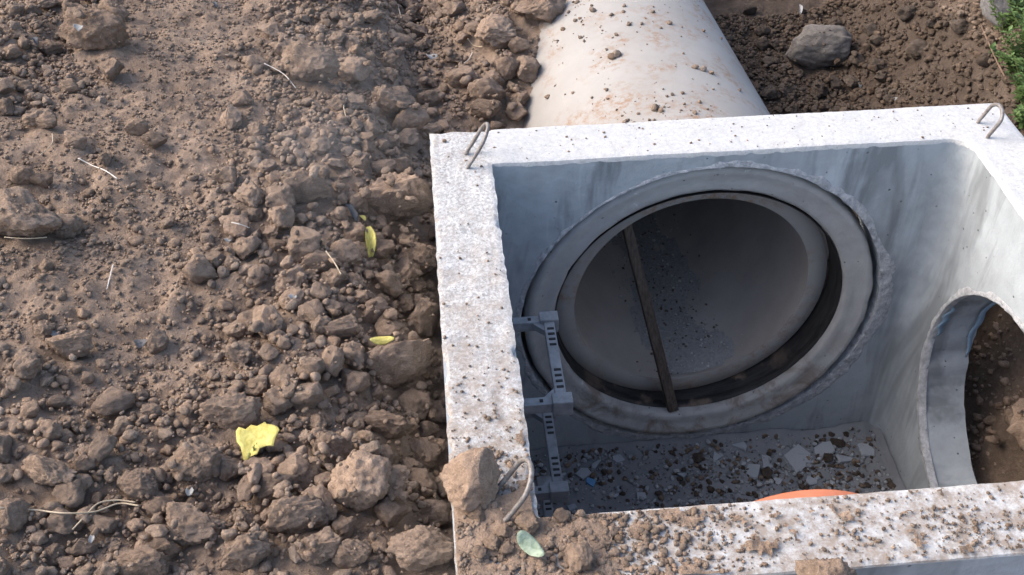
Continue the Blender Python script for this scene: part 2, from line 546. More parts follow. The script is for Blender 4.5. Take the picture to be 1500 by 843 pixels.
def build_body():
    def ob(name, bm):
        me = bm_mesh(name, bm)
        o = bpy.data.objects.new(name, me)
        COL.objects.link(o)
        return o
    bm = bmesh.new()
    bm_box(bm, (-TL, -DY - TN, FLOOR - 0.15), (WX + TR, TF, -0.010))
    ve = [e_ for e_ in bm.edges if abs(e_.verts[0].co.z - e_.verts[1].co.z) > 0.5]
    bmesh.ops.bevel(bm, geom=ve, offset=0.012, segments=2, affect='EDGES', profile=0.5)
    body = ob('wall', bm)
    cutters = []
    bm = bmesh.new()
    bm_box(bm, (0, -DY, FLOOR), (WX, 0, 0.3))
    ve = [e_ for e_ in bm.edges if abs(e_.verts[0].co.z - e_.verts[1].co.z) > 0.5 and e_.verts[0].co.x > 0.5]
    bmesh.ops.bevel(bm, geom=ve, offset=0.06, segments=10, affect='EDGES', profile=0.5)
    cutters.append(ob('c1', bm))
    def cyl(c, axis, r, length, jit, seed):
        n = 120
        V, F = [], []
        for s in (-1, 1):
            for k in range(n):
                an = 2 * PI * k / n
                rr = r + jit * float(fbm(np.array([math.cos(an) * 11, math.sin(an) * 11, seed + s * .4]), 4, seed))
                q = [0, 0, 0]
                oth = [i for i in range(3) if i != axis]
                q[oth[0]] = c[oth[0]] + rr * math.cos(an)
                q[oth[1]] = c[oth[1]] + rr * math.sin(an)
                q[axis] = c[axis] + s * length
                V.append(q)
        for k in range(n):
            F.append([k, (k + 1) % n, n + (k + 1) % n, n + k])
        F.append(list(range(n))[::-1])
        F.append([n + k for k in range(n)])
        bm_ = bmesh.new()
        vs_ = [bm_.verts.new(v) for v in V]
        for f in F: bm_.faces.new([vs_[i] for i in f])
        return ob('c', bm_)
    cutters.append(cyl((RC[0], 0.08, RC[1]), 1, 0.507, 0.16, 0.009, 3))
    cutters.append(cyl((WX + 0.06, -0.478, -0.59), 0, 0.366, 0.14, 0.007, 5))
    cutters.append(cyl((0.579, -DY - 0.07, -0.505), 1, 0.262, 0.15, 0.004, 8))
    for c in cutters:
        m = body.modifiers.new('b', 'BOOLEAN')
        m.operation = 'DIFFERENCE'
        m.solver = 'EXACT'
        m.object = c
    dg = bpy.context.evaluated_depsgraph_get()
    me = bpy.data.meshes.new_from_object(body.evaluated_get(dg))
    for o in [body] + cutters:
        bpy.data.objects.remove(o)
    me.polygons.foreach_set('use_smooth', np.ones(len(me.polygons), bool))
    me.set_sharp_from_angle(angle=math.radians(32))
    me.materials.clear()
    o = child('wall', me, 'wall_concrete')
    m = o.modifiers.new('n', 'WEIGHTED_NORMAL')
    m.keep_sharp = True
    m.weight = 100
    return o
wall = build_body()

def build_rim():
    # inner outline: rounded rectangle, outer outline: rectangle
    r = 0.06
    inner, nrm, cen = [], [], []
    x0, x1, y0, y1 = 0.0, WX, -DY, 0.0
    step = 0.006
    def side(a_, b_, n):
        a_, b_ = np.array(a_), np.array(b_)
        k = int(np.linalg.norm(b_ - a_) / step)
        for i in range(k):
            p = a_ + (b_ - a_) * i / k
            inner.append(p); nrm.append(n); cen.append(p)
    def corner(c, a0, r):
        for i in range(14):
            an = a0 + (PI / 2) * i / 14
            n = np.array([math.cos(an), math.sin(an)])
            inner.append(np.array(c) + r * n); nrm.append(n); cen.append(np.array(c))
    q = 0.006                  # the left corners are nearly square
    side((x1, y0 + r), (x1, y1 - r), np.array([1., 0])); corner((x1 - r, y1 - r), 0, r)
    side((x1 - r, y1), (x0 + q, y1), np.array([0., 1])); corner((x0 + q, y1 - q), PI / 2, q)
    side((x0, y1 - q), (x0, y0 + q), np.array([-1., 0])); corner((x0 + q, y0 + q), PI, q)
    side((x0 + q, y0), (x1 - r, y0), np.array([0., -1])); corner((x1 - r, y0 + r), 1.5 * PI, r)
    inner, nrm, cen = map(np.array, (inner, nrm, cen))
    lo = np.array([-TL, -DY - TN]); hi = np.array([WX + TR, TF])
    t = np.full(len(inner), 1e9)
    for k in range(2):
        with np.errstate(divide='ignore', invalid='ignore'):
            tk = np.where(nrm[:, k] > 1e-6, (hi[k] - cen[:, k]) / nrm[:, k], np.where(nrm[:, k] < -1e-6, (lo[k] - cen[:, k]) / nrm[:, k], 1e9))
        t = np.minimum(t, tk)
    outer = cen + nrm * t[:, None]
    # pull the nearest outline point of each corner exactly to the corner
    for cx in (lo[0], hi[0]):
        for cy in (lo[1], hi[1]):
            k = np.argmin(np.hypot(outer[:, 0] - cx, outer[:, 1] - cy))
            outer[k] = (cx, cy)
    n = len(inner)
    ts = np.concatenate([[0, 0.004, 0.02, 0.05], np.linspace(0.09, 0.91, 20), [0.95, 0.98, 0.996, 1]])
    cols = []
    for j, tt in enumerate(ts):
        p = inner + (outer - inner) * tt
        chip = np.maximum(0, fbm(P3(p[:, 0] * 26, p[:, 1] * 26, 2.2), 4, 31)) ** 1.5
        leftside = sstep(0.02, -0.02, p[:, 0])
        rough = 0.0006 + 0.0009 * leftside
        z = rough * fbm(P3(p[:, 0] * 30, p[:, 1] * 30), 4, 12, 0.7) + 0.0015 * fbm(P3(p[:, 0] * 6, p[:, 1] * 6), 2, 14)
        e_in = np.exp(-(tt / 0.03) ** 2)
        e_out = np.exp(-((1 - tt) / 0.03) ** 2)
        chip = chip * (0.06 + 0.94 * leftside)
        z = z - (e_in + e_out) * (0.002 + 0.010 * chip)
        jit = (0.0006 + 0.0022 * leftside) * fbm(P3(p[:, 0] * 45, p[:, 1] * 45, 7), 3, 41) - 0.006 * chip
        dirn = (outer - inner) / np.linalg.norm(outer - inner, axis=1)[:, None]
        p = p + dirn * ((e_out - 0.0) * (jit) - e_in * jit - 0.0015 * e_in)[:, None]
        cols.append(np.column_stack([p, z]))
    skirt_in = cols[0].copy(); skirt_in[:, 2] = -0.03; skirt_in[:, :2] = inner + nrm * 0.0015
    skirt_out = cols[-1].copy(); skirt_out[:, 2] = -0.03; skirt_out[:, :2] = outer - (outer - inner) / np.linalg.norm(outer - inner, axis=1)[:, None] * 0.0015
    cols = [skirt_in] + cols + [skirt_out]
    m = len(cols)
    V = np.concatenate(cols)
    i = np.arange(n); i2 = (i + 1) % n
    F = np.concatenate([np.stack([j * n + i, (j + 1) * n + i, (j + 1) * n + i2, j * n + i2], 1) for j in range(m - 1)])
    return child('rim', np_mesh('rim', V, F), 'rim_concrete')
build_rim()

def revolve(profile, n=144, tilt=0.0, jit=None, cx=RC[0], cz=RC[1]):
    """profile of (radius, y); turned about the opening's axis"""
    V, F = [], []
    m = len(profile)
    for k in range(n):
        an = 2 * PI * k / n
        ca, sa = math.cos(an), math.sin(an)
        for j, (r, y) in enumerate(profile):
            dr, dy = (jit(an, j) if jit else (0, 0))
            V.append((cx + (r + dr) * ca, y + dy + tilt * sa, cz + (r + dr) * sa))
    for k in range(n):
        k2 = (k + 1) % n
        for j in range(m - 1):
            F.append([k * m + j, k2 * m + j, k2 * m + j + 1, k * m + j + 1])
    return V, F

def collar_jit(an, j):
    q = np.array([math.cos(an) * 9, math.sin(an) * 9, j * 0.7])
    a_ = 0.0035 if j < 3 else 0.0014
    return (a_ * float(fbm(q, 3, 5)), a_ * float(fbm(q + 9, 3, 6)))
V, F = revolve([(0.495, 0.12), (0.493, 0.030), (0.489, 0.010), (0.481, 0.001), (0.468, 0.003), (0.452, 0.010), (0.436, 0.011), (0.420, 0.011), (0.411, 0.016), (0.409, 0.024), (0.409, 0.12)], tilt=0.016, jit=collar_jit)
collar = child('collar', np_mesh('collar', V, F), 'collar_concrete')
V, F = revolve([(0.4085, 0.026), (0.403, 0.030), (0.402, 0.050), (0.404, 0.054), (0.400, 0.060), (0.400, 0.118)])
me = np_mesh('gasket', V, F)
gask = child('gasket', me, 'rubber')

# rough mortar smeared round the opening
def mortar_ring():
    n, m = 420, 9
    V, F = [], []
    an = np.linspace(0, 2 * PI, n, endpoint=False)
    right = 0.5 + 0.5 * np.cos(an + 0.55)
    wid = 0.006 + 0.05 * right ** 2 * (0.75 + 0.5 * fbm(P3(np.cos(an) * 3, np.sin(an) * 3), 3, 3)) + 0.016 * np.maximum(0, fbm(P3(np.cos(an) * 8, np.sin(an) * 8, 4), 4, 8))
    wid = np.clip(wid, 0.003, 0.085)
    for j in range(m):
        t = j / (m - 1)
        r = 0.5055 + wid * t
        x, z = RC[0] + r * np.cos(an), RC[1] + r * np.sin(an)
        th = 0.0028 * (1 - t ** 2) * (0.5 + wid / 0.05) + 0.0024 * fbm(P3(x * 60, z * 60), 3, 17) * (1 - t ** 3)
        th = np.where(t == 1, -0.004, np.maximum(th, 0.0006))
        V.append(np.column_stack([x, -th, z]))
    V.append(np.column_stack([RC[0] + 0.5055 * np.cos(an), np.full(n, 0.03), RC[1] + 0.5055 * np.sin(an)]))
    V = [V[-1]] + V[:-1]
    V = np.concatenate(V)
    i = np.arange(n); i2 = (i + 1) % n
    F = np.concatenate([np.stack([j * n + i, j * n + i2, (j + 1) * n + i2, (j + 1) * n + i], 1) for j in range(m)])
    child('mortar_joint', np_mesh('mortar_joint', V, F), 'mortar')
    # the broken edge of the side opening
    n, m = 320, 7
    an = np.linspace(0, 2 * PI, n, endpoint=False)
    wid = 0.006 + 0.018 * (0.6 + 0.6 * fbm(P3(np.cos(an) * 5, np.sin(an) * 5, 2), 4, 28))
    wid = np.clip(wid, 0.003, 0.04)
    V = []
    V.append(np.column_stack([np.full(n, WX + 0.02), -0.478 + 0.362 * np.cos(an), -0.59 + 0.362 * np.sin(an)]))
    for j in range(m):
        t = j / (m - 1)
        r = 0.361 + wid * t
        y, z = -0.478 + r * np.cos(an), -0.59 + r * np.sin(an)
        th = 0.0018 * (1 - t ** 2) + 0.0022 * fbm(P3(y * 70, z * 70), 3, 19) * (1 - t)
        th = np.where(t == 1, -0.003, np.maximum(th, 0.0006))
        V.append(np.column_stack([WX - th, y, z]))
    V = np.concatenate(V)
    i = np.arange(n); i2 = (i + 1) % n
    F = np.concatenate([np.stack([j * n + i, j * n + i2, (j + 1) * n + i2, (j + 1) * n + i], 1) for j in range(m)])
    child('broken_edge', np_mesh('broken_edge', V, F), 'mortar')
mortar_ring()

# chamber floor, a little uneven with dried mud
xs, ys = np.linspace(0.004, WX - 0.004, 110), np.linspace(-DY + 0.004, -0.004, 100)
fx, fy = np.meshgrid(xs, ys)
edge = np.minimum.reduce([fx, WX - fx, -fy, fy + DY])
fz = FLOOR + 0.012 + 0.010 * fbm(P3(fx * 7, fy * 7), 4, 51) + 0.022 * np.exp(-(edge / 0.03)) + 0.004 * fbm(P3(fx * 40, fy * 40), 2, 53)
idx = np.arange(fx.size).reshape(fx.shape)
F = np.stack([idx[:-1, :-1], idx[:-1, 1:], idx[1:, 1:], idx[1:, :-1]], -1).reshape(-1, 4)
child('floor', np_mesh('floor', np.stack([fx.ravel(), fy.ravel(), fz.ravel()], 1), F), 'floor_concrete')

# blue chalk marks on the reveal of the side opening
def blue_mark(a0, a1, xc, wd, name='paint_mark'):
    V, F = [], []
    n = 24
    for k in range(n + 1):
        an = a0 + (a1 - a0) * k / n
        r = 0.3585 + 0.004 * 0
        ww = wd * math.sin(PI * (k + 0.6) / (n + 1.2)) ** 0.5
        for s in (-1, 1):
            V.append((xc + s * ww + 0.004 * math.sin(k * .7), -0.478 + (r - 0.0015) * math.cos(an), -0.59 + (r - 0.0015) * math.sin(an)))
    for k in range(n):
        F.append([2 * k, 2 * k + 1, 2 * k + 3, 2 * k + 2])
    me = np_mesh(name, V, F)
    o = child(name, me, 'blue_paint')
    m = o.modifiers.new('t', 'SOLIDIFY')
    m.thickness = 0.001
blue_mark(math.radians(-12), math.radians(34), WX + TR - 0.014, 0.009)
blue_mark(math.radians(2), math.radians(24), WX + 0.02, 0.010)

# climbing steps on the left wall
def box_mesh(name, boxes, bev=0.002):
    bm = bmesh.new()
    for lo, hi in boxes: bm_box(bm, lo, hi, bev)
    return bm_mesh(name, bm)
for s in range(3):
    z = -0.27 - 0.315 * s
    yf, yn, xo = -0.262, -0.553, 0.112
    bm = bmesh.new()
    # tread bar and its corner gussets
    bm_box(bm, (xo - 0.013, yn + 0.012, z - 0.026), (xo + 0.013, yf - 0.012, z), 0.003)
    for (yc, sg) in ((yf, -1), (yn, 1)):
        V = [(xo - 0.012, yc + sg * 0.02, 0), (xo - 0.012, yc + sg * 0.052, 0), (xo - 0.044, yc + sg * 0.02, 0)]
        a_ = [bm.verts.new((v[0], v[1], z - 0.004)) for v in V]
        b_ = [bm.verts.new((v[0], v[1], z - 0.022)) for v in V]
        bm.faces.new(a_); bm.faces.new(b_[::-1])
        for i in range(3): bm.faces.new([a_[i], b_[i], b_[(i + 1) % 3], a_[(i + 1) % 3]])
    st = child('step_iron', bm_mesh('step_tread', bm), 'step_plastic')
    for yc, sg in ((yf, -1), (yn, 1)):
        child('arm', box_mesh('arm', [((-0.01, min(yc, yc + sg * 0.024), z - 0.03), (xo + 0.010, max(yc, yc + sg * 0.024), z - 0.0015))], 0.002), 'step_plastic', st)
        child('end_cap', box_mesh('end_cap', [((xo - 0.022, min(yc - sg * 0.006, yc + sg * 0.027), z - 0.036), (xo + 0.024, max(yc - sg * 0.006, yc + sg * 0.027), z + 0.007))], 0.003), 'step_plastic', st)
        for q in (0.022, 0.066):
            child('bolt', box_mesh('bolt', [((q - 0.004, yc + sg * 0.012 - 0.004, z - 0.003), (q + 0.004, yc + sg * 0.012 + 0.004, z + 0.001))], 0.001), 'step_slot', st)
    for k in range(8):
        yy = (yf - 0.05 - 0.018 * k) if k < 4 else (yn + 0.05 + 0.018 * (k - 4))
        child('grip_notch', box_mesh('grip_notch', [((xo - 0.007, yy - 0.003, z - 0.002), (xo + 0.009, yy + 0.003, z + 0.0025))], 0.0008), 'step_slot', st)

# bent steel lifting loops cast into the rim
LOOPS = [((-0.059, 0.045), (-0.059, -0.018), (-0.005, 0.032, 0.088)),
         ((1.247, 0.059), (1.243, -0.009), (1.268, 0.018, 0.070)),
         ((-0.066, -0.995), (-0.063, -1.070), (-0.008, -1.016, 0.085))]
for b0, b1, t in LOOPS:
    A, B, T = Vector((*b0, -0.03)), Vector((*b1, -0.03)), Vector(t)
    mid, S = (Vector((*b0, 0)) + Vector((*b1, 0))) / 2, (Vector((*b0, 0)) - Vector((*b1, 0))) / 2
    Lv = T - mid
    c = [A, Vector((*b0, 0.002)), mid + S * 1.02 + Lv * 0.35]
    c += [mid + S * 1.0 * math.cos(q) + Lv * (0.62 + 0.38 * math.sin(q)) for q in np.linspace(0.15, PI - 0.15, 9)]
    c += [mid - S * 0.98 + Lv * 0.35, Vector((*b1, 0.002)), B]
    V, F = tube_geo(spline(c, 90), 0.0048, 10)
    child('lifting_loop', np_mesh('lifting_loop', V, F), 'steel_bar')

# ------------------------------------------------------------------ concrete pipe beyond the wall
pipe = empty('concrete_pipe', (PIPE_C[0], 0.1, PIPE_C[2] - PIPE_R))
tag(pipe, 'pale concrete drain pipe running away from the chamber under loose soil', 'pipe')
def pipe_geo(profile, n=160):
    V, F = [], []
    e1 = np.array([AX[1], -AX[0], 0])
    e2 = np.array([0, 0, 1.0])
    m = len(profile)
    for k in range(n):
        an = 2 * PI * k / n
        for r, y in profile:
            V.append(PIPE_C + AX * y + r * (math.cos(an) * e1 + math.sin(an) * e2))
    for k in range(n):
        k2 = (k + 1) % n
        for j in range(m - 1):
            F.append([k * m + j, k2 * m + j, k2 * m + j + 1, k * m + j + 1])
    return np.array(V), F
V, F = pipe_geo([(0.341, 0.089), (0.344, 0.086), (0.394, 0.086), (0.397, 0.089), (0.397, 0.165), (0.43, 0.17), (PIPE_R, 0.18)] + [(PIPE_R, y) for y in np.linspace(0.3, 3.3, 12)] + [(0.341, 3.3)])
child('barrel', np_mesh('barrel', V, F), 'pipe_concrete', pipe)
V, F = pipe_geo([(0.3405, 0.0885)] + [(0.3405, y) for y in np.linspace(0.12, 3.25, 16)] + [(0.0, 3.25)])
child('bore', np_mesh('bore', V, F), 'pipe_inside', pipe)

# orange plastic pipe through the near wall
V, F = revolve([(0.238, -0.851), (0.249, -0.85), (0.25, -0.853), (0.25, -1.6), (0.238, -1.6), (0.238, -0.851)], 96, cx=0.579, cz=-0.505)
o = link('plastic_pipe', np_mesh('plastic_pipe', V, F), 'orange_plastic')
tag(o, 'orange plastic pipe end poking in through the near chamber wall', 'pipe')

# ------------------------------------------------------------------ earth clods
def ico(sub):
    bm = bmesh.new()
    bmesh.ops.create_icosphere(bm, subdivisions=sub, radius=1.0)
    bm.verts.ensure_lookup_table()
    V = np.array([v.co[:] for v in bm.verts])
    F = np.array([[v.index for v in f.verts] for f in bm.faces], np.int32)
    bm.free()
    return V, F
ICO = {k: ico(k) for k in (1, 2, 3, 4, 5)}

def clod_verts(sub, seed, facets=9, lump=0.13, grain=1.0, cut=0.52):
    r = np.random.default_rng(seed)
    V = ICO[sub][0].copy()
    V = V * (1 + 0.22 * fbm(V * 0.9 + seed * 3.1, 2, seed))[:, None]
    for _ in range(facets):
        n = r.normal(size=3)
        n /= np.linalg.norm(n)
        d = r.uniform(cut, 0.84)
        k = np.maximum(0, V @ n - d)
        V -= 0.94 * k[:, None] * n
    N = V / np.linalg.norm(V, axis=1)[:, None]
    V = V + N * (lump * fbm(V * 2.1 + seed, 3, seed + 1) * 0.8)[:, None]
    if sub >= 3:
        V = V + N * (0.055 * grain * fbm(V * 6.5 + seed, 3, seed + 2, 0.6))[:, None]
    if sub >= 4:
        V = V + N * (0.028 * grain * fbm(V * 19 + seed, 2, seed + 3))[:, None]
    # unit footprint
    V -= (V.max(0) + V.min(0)) / 2
    V /= (V.max(0) - V.min(0)) / 2
    return V

PROTO = []
for s in range(18):
    me = np_mesh('clod', clod_verts(4, 100 + s, 7 + s % 6, 0.10 + 0.02 * (s % 4), 1.0 + 0.4 * (s % 3)), ICO[4][1])
    me.materials.append(MATS['soil_clod'])
    PROTO.append(me)

def height_at(x, y, arr=PILE):
    j, i = cell(x, y)
    if 0 <= j < arr.shape[0] and 0 <= i < arr.shape[1]: return arr[j, i]
    return -0.3

def footprint(x, y, r):
    j, i = cell(x, y)
    k = max(1, int(r / GS))
    j0, j1, i0, i1 = max(j - k, 0), min(j + k + 1, PILE.shape[0]), max(i - k, 0), min(i + k + 1, PILE.shape[1])
    return j0, j1, i0, i1

def settle(x, y, r, rz, sink=0.3, raise_=True):
    """height of a clod's middle so that it beds into what lies under it; then raises the pile"""
    j0, j1, i0, i1 = footprint(x, y, r * 0.75)
    sub = PILE[j0:j1, i0:i1]
    hb = np.percentile(sub, 55) if sub.size else -0.3
    zc = hb + rz * (1 - 2 * sink)
    if raise_:
        j0, j1, i0, i1 = footprint(x, y, r)
        gx, gy = XX[j0:j1, i0:i1], YY[j0:j1, i0:i1]
        q = 1 - ((gx - x) ** 2 + (gy - y) ** 2) / (r * r)
        dome = np.where(q > 0, zc + rz * 0.9 * np.sqrt(np.maximum(q, 0)), -9)
        PILE[j0:j1, i0:i1] = np.maximum(PILE[j0:j1, i0:i1], dome)
    return zc

def ray_ground(px, py, arr=GROUND, lift=0.0):
    """where the line of sight through a photo pixel meets the earth"""
    d = C_W + (px - 750) / FPX * C_R - (py - 421.5) / FPX * C_U
    t = 1.5
    while t < 7:
        p = CAM + d * t
        if p[2] - lift < height_at(p[0], p[1], arr): break
        t += 0.006
    return CAM + d * t, t

placed = []     # x, y, radius
CLODS = []
def put_clod(me, x, y, rx, ry, rz, rot, sink=0.3, z=None, tilt=(0, 0)):
    zc = settle(x, y, (rx + ry) / 2, rz, sink) if z is None else z
    o = link('soil_clod', me)
    o.location = (x, y, zc)
    o.rotation_euler = (tilt[0], tilt[1], rot)
    o.scale = (rx, ry, rz)
    placed.append((x, y, (rx + ry) / 2))
    CLODS.append(o)
    return o

# the clods that stand out in the photograph: pixel, width, height, label
MARK = [
 (145, 58, 96, 56, 'flat tan clod with a pale top at the upper left of the bank'),
 (116, 22, 40, 30, 'clod behind the flat tan clod at the upper left'),
 (168, 26, 46, 30, 'pale clod touching the back of the flat tan clod'),
 (168, 101, 30, 54, 'narrow upright clod standing just below the flat tan clod'),
 (45, 325, 106, 86, 'large cracked clod at the left edge of the photo'),
 (35, 262, 42, 26, 'small pale clod above the large cracked clod at the left edge'),
 (62, 268, 40, 18, 'flat thin clod beside the pale one above the cracked clod'),
 (455, 107, 86, 58, 'wide flat-faced clod topped with crumbs, upper middle of the bank'),
 (523, 106, 50, 50, 'angular clod leaning on the wide flat-faced one, upper middle'),
 (577, 164, 66, 50, 'broad clod above the far left corner of the rim'),
 (603, 192, 56, 42, 'sloping clod nearest the far left corner of the rim'),
 (792, 22, 76, 62, 'big dark clod overhanging the top of the pale pipe'),
 (727, 50, 60, 62, 'tall dark clod left of the one overhanging the pipe'),
 (745, 104, 38, 42, 'rounded clod second from the pipe edge'),
 (773, 104, 36, 44, 'rounded clod touching the left flank of the pale pipe'),
 (761, 73, 32, 22, 'small clod above the two rounded clods by the pipe'),
 (715, 140, 56, 38, 'lumpy clod in the hollow left of the pipe'),
 (678, 120, 42, 32, 'reddish clod further left of the pipe hollow'),
 (712, 168, 46, 32, 'brown clod just behind the far rim, near its lifting loop'),
 (757, 165, 34, 34, 'clod wedged between the far rim and the pipe'),
 (630, 150, 36, 28, 'block-shaped clod beside the hollow behind the rim'),
 (586, 306, 104, 62, 'big smooth-sided clod touching the left rim near its far end'),
 (450, 283, 76, 34, 'long low clod left of the big smooth-sided clod'),
 (415, 320, 38, 56, 'upright clod left of the two leaning slabs'),
 (450, 363, 54, 62, 'leaning slab-like clod in the middle of the bank'),
 (470, 395, 56, 34, 'flat clod with dry roots under the leaning slab'),
 (297, 398, 46, 54, 'two-humped clod alone on the fine earth'),
 (617, 383, 66, 58, 'dark clod leaning on the left rim below the smooth-sided one'),
 (567, 421, 50, 42, 'angular clod below the thin yellow leaf'),
 (505, 375, 50, 46, 'dusty clod left of the thin yellow leaf'),
 (622, 462, 44, 84, 'tall shaded clod against the middle of the left rim'),
 (594, 450, 34, 34, 'small clod left of the tall shaded one'),
 (551, 463, 52, 32, 'oval clod right of the middle of the bank'),
 (583, 538, 112, 84, 'very large clod with a small yellow leaf on its top'),
 (485, 533, 40, 50, 'rounded clod left of the very large one'),
 (517, 522, 34, 54, 'upright clod touching the left of the very large one'),
 (500, 490, 52, 32, 'low clod above the rounded one, centre of the bank'),
 (344, 607, 86, 62, 'kidney-shaped clod above the big yellow leaf'),
 (290, 675, 72, 70, 'rounded clod left of the big yellow leaf'),
 (82, 694, 80, 62, 'crusty clod standing alone at the lower left'),
 (207, 709, 60, 60, 'dark rounded clod right of the crusty one, lower left'),
 (110, 730, 46, 46, 'angular clod below the crusty one, above the dry twig'),
 (12, 696, 38, 38, 'clod cut by the left edge beside the crusty one'),
 (285, 770, 82, 74, 'grey-topped clod near the bottom, below the rounded one'),
 (528, 706, 94, 108, 'tallest clod of the bank, big and angular near the rim boulder'),
 (487, 660, 66, 74, 'smooth tilted clod behind the tallest clod'),
 (441, 694, 58, 56, 'wedge-shaped clod right of the big yellow leaf'),
 (340, 690, 38, 44, 'cracked clod touching the lower edge of the big yellow leaf'),
 (572, 628, 72, 50, 'dark rounded clod above the tallest clod'),
 (625, 633, 40, 34, 'small square clod by the left rim above the rim boulder'),
 (403, 722, 76, 34, 'flat slab of earth below the big yellow leaf'),
 (435, 762, 88, 56, 'long crumbly clod lower middle'),
 (362, 803, 72, 66, 'clod at the bottom edge below the grey-topped one'),
 (213, 832, 78, 48, 'wide clod cut by the bottom edge, left of the middle'),
 (470, 800, 62, 54, 'pair-shaped clod at the bottom middle'),
 (517, 815, 60, 46, 'smooth clod right of the pair-shaped one at the bottom'),
 (620, 806, 94, 76, 'large lumpy clod at the bottom beside the rim corner'),
 (578, 752, 56, 56, 'crumbly clod between the tallest clod and the rim corner'),
 (636, 755, 50, 46, 'clod touching the outer side of the rim below its boulder'),
 (618, 705, 44, 42, 'clod just left of the rim boulder'),
 (108, 516, 68, 36, 'half-buried slab of earth on the fine soil at the left'),
 (60, 470, 26, 22, 'small clod left above the half-buried slab'),
 (205, 190, 38, 28, 'smooth clod, upper of a pair on the fine soil'),
 (229, 210, 40, 24, 'darker lower clod of a pair on the fine soil'),
 (225, 604, 29, 28, 'nearly round small clod on the soil left of centre'),
 (92, 593, 34, 28, 'pale angular small clod at the left, above the crusty one'),
 (105, 128, 30, 24, 'small round clod under the flat tan clod'),
 (40, 130, 30, 24, 'small round clod at the upper left edge'),
 (70, 178, 36, 28, 'small dark clod on the upper left slope'),
 (10, 160, 28, 34, 'clod cut by the left edge on the upper slope'),
 (115, 208, 36, 32, 'clod with a pale side on the upper left slope'),
 (347, 485, 40, 34, 'pair of merged clods left of centre'),
 (367, 477, 40, 40, 'round clod right of the merged pair'),
 (410, 500, 34, 30, 'small clod with a white root, centre'),
 (330, 264, 40, 36, 'crumbly lump on the fine soil above centre'),
 (458, 545, 40, 46, 'brown clod in the middle of the coarse band'),
 (640, 345, 24, 30, 'small clod against the rim under the smooth-sided clod'),
 (232, 745, 44, 40, 'rounded clod left of the grey-topped clod'),
 (240, 800, 46, 38, 'clod at the lower left beside the wide bottom one'),
 (128, 800, 40, 36, 'small clod near the bottom left corner'),
 (155, 770, 44, 40, 'lumpy clod right of the dry twig'),
]
for k, (px, py, pw, ph, lab) in enumerate(MARK):
    p, t = ray_ground(px, py + ph * 0.22)
    s = t / FPX
    rx = pw * s / 2
    rz = rx * random.uniform(0.72, 0.92) if ph <= pw * 1.1 else rx * 1.1
    ry = max(0.45 * rx, min(1.5 * rx, (ph * s / 2 - rz * 0.55) / 0.62)) if ph > 0.4 * pw else rx * 0.6
    sb = 5 if pw > 58 else 4
    me = np_mesh('clod', clod_verts(sb, 500 + k, 8 + k % 5, 0.12, 1.3), ICO[sb][1])
    me.materials.append(MATS['soil_clod'])
    o = put_clod(me, p[0], p[1], rx * 1.06, ry * 1.08, rz, random.uniform(-0.3, 0.3), 0.12 if px > 400 else 0.17)
    tag(o, lab, 'soil clod', 'earth clods on the bank')

# boulder and stones in the trench
def trench_stone(px, py, pw, ph, lab, mat='soil_dark', name='soil_clod', cat='soil clod', sub=5, sink=0.10):
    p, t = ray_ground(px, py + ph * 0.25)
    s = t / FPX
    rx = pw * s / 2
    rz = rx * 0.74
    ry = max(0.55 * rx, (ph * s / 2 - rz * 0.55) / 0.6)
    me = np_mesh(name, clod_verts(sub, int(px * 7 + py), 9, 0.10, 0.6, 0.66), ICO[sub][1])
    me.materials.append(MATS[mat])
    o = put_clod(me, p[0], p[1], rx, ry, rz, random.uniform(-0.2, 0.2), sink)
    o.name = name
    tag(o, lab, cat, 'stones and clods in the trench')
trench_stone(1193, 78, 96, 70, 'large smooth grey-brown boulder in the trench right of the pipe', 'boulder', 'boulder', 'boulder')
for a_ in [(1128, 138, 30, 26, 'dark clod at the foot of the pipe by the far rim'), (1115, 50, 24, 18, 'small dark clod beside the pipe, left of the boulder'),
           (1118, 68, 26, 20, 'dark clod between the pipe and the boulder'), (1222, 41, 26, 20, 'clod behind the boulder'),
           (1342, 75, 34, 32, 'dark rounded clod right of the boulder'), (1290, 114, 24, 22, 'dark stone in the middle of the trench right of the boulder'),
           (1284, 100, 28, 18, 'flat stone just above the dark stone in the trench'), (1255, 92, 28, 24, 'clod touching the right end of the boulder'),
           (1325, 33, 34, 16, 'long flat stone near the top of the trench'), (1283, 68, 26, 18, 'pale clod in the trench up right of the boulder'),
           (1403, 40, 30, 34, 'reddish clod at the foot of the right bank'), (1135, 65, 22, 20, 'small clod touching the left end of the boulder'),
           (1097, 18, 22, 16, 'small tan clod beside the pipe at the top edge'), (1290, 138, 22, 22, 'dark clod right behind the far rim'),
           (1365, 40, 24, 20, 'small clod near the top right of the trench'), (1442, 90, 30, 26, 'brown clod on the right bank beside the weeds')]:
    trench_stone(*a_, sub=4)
# earth seen through the side opening
for k, (x, y, r, z, lab) in enumerate([(1.50, -0.30, 0.11, -0.78, 'dark clod low in the side opening'), (1.56, -0.47, 0.13, -0.62, 'dark clod filling the middle of the side opening'),
        (1.55, -0.62, 0.12, -0.85, 'dark clod at the bottom right of the side opening'), (1.60, -0.25, 0.12, -0.50, 'dark clod at the top of the side opening'), (1.45, -0.45, 0.08, -0.96, 'broken dark clod at the sill of the side opening')]):
    me = np_mesh('clod', clod_verts(4, 900 + k, 8, 0.2, 2.2), ICO[4][1])
    me.materials.append(MATS['soil_clod'])
    o = put_clod(me, x, y, r, r * 0.9, r * 0.75, k * 1.3, 0.3)
    tag(o, lab, 'soil clod', 'earth outside the side opening')

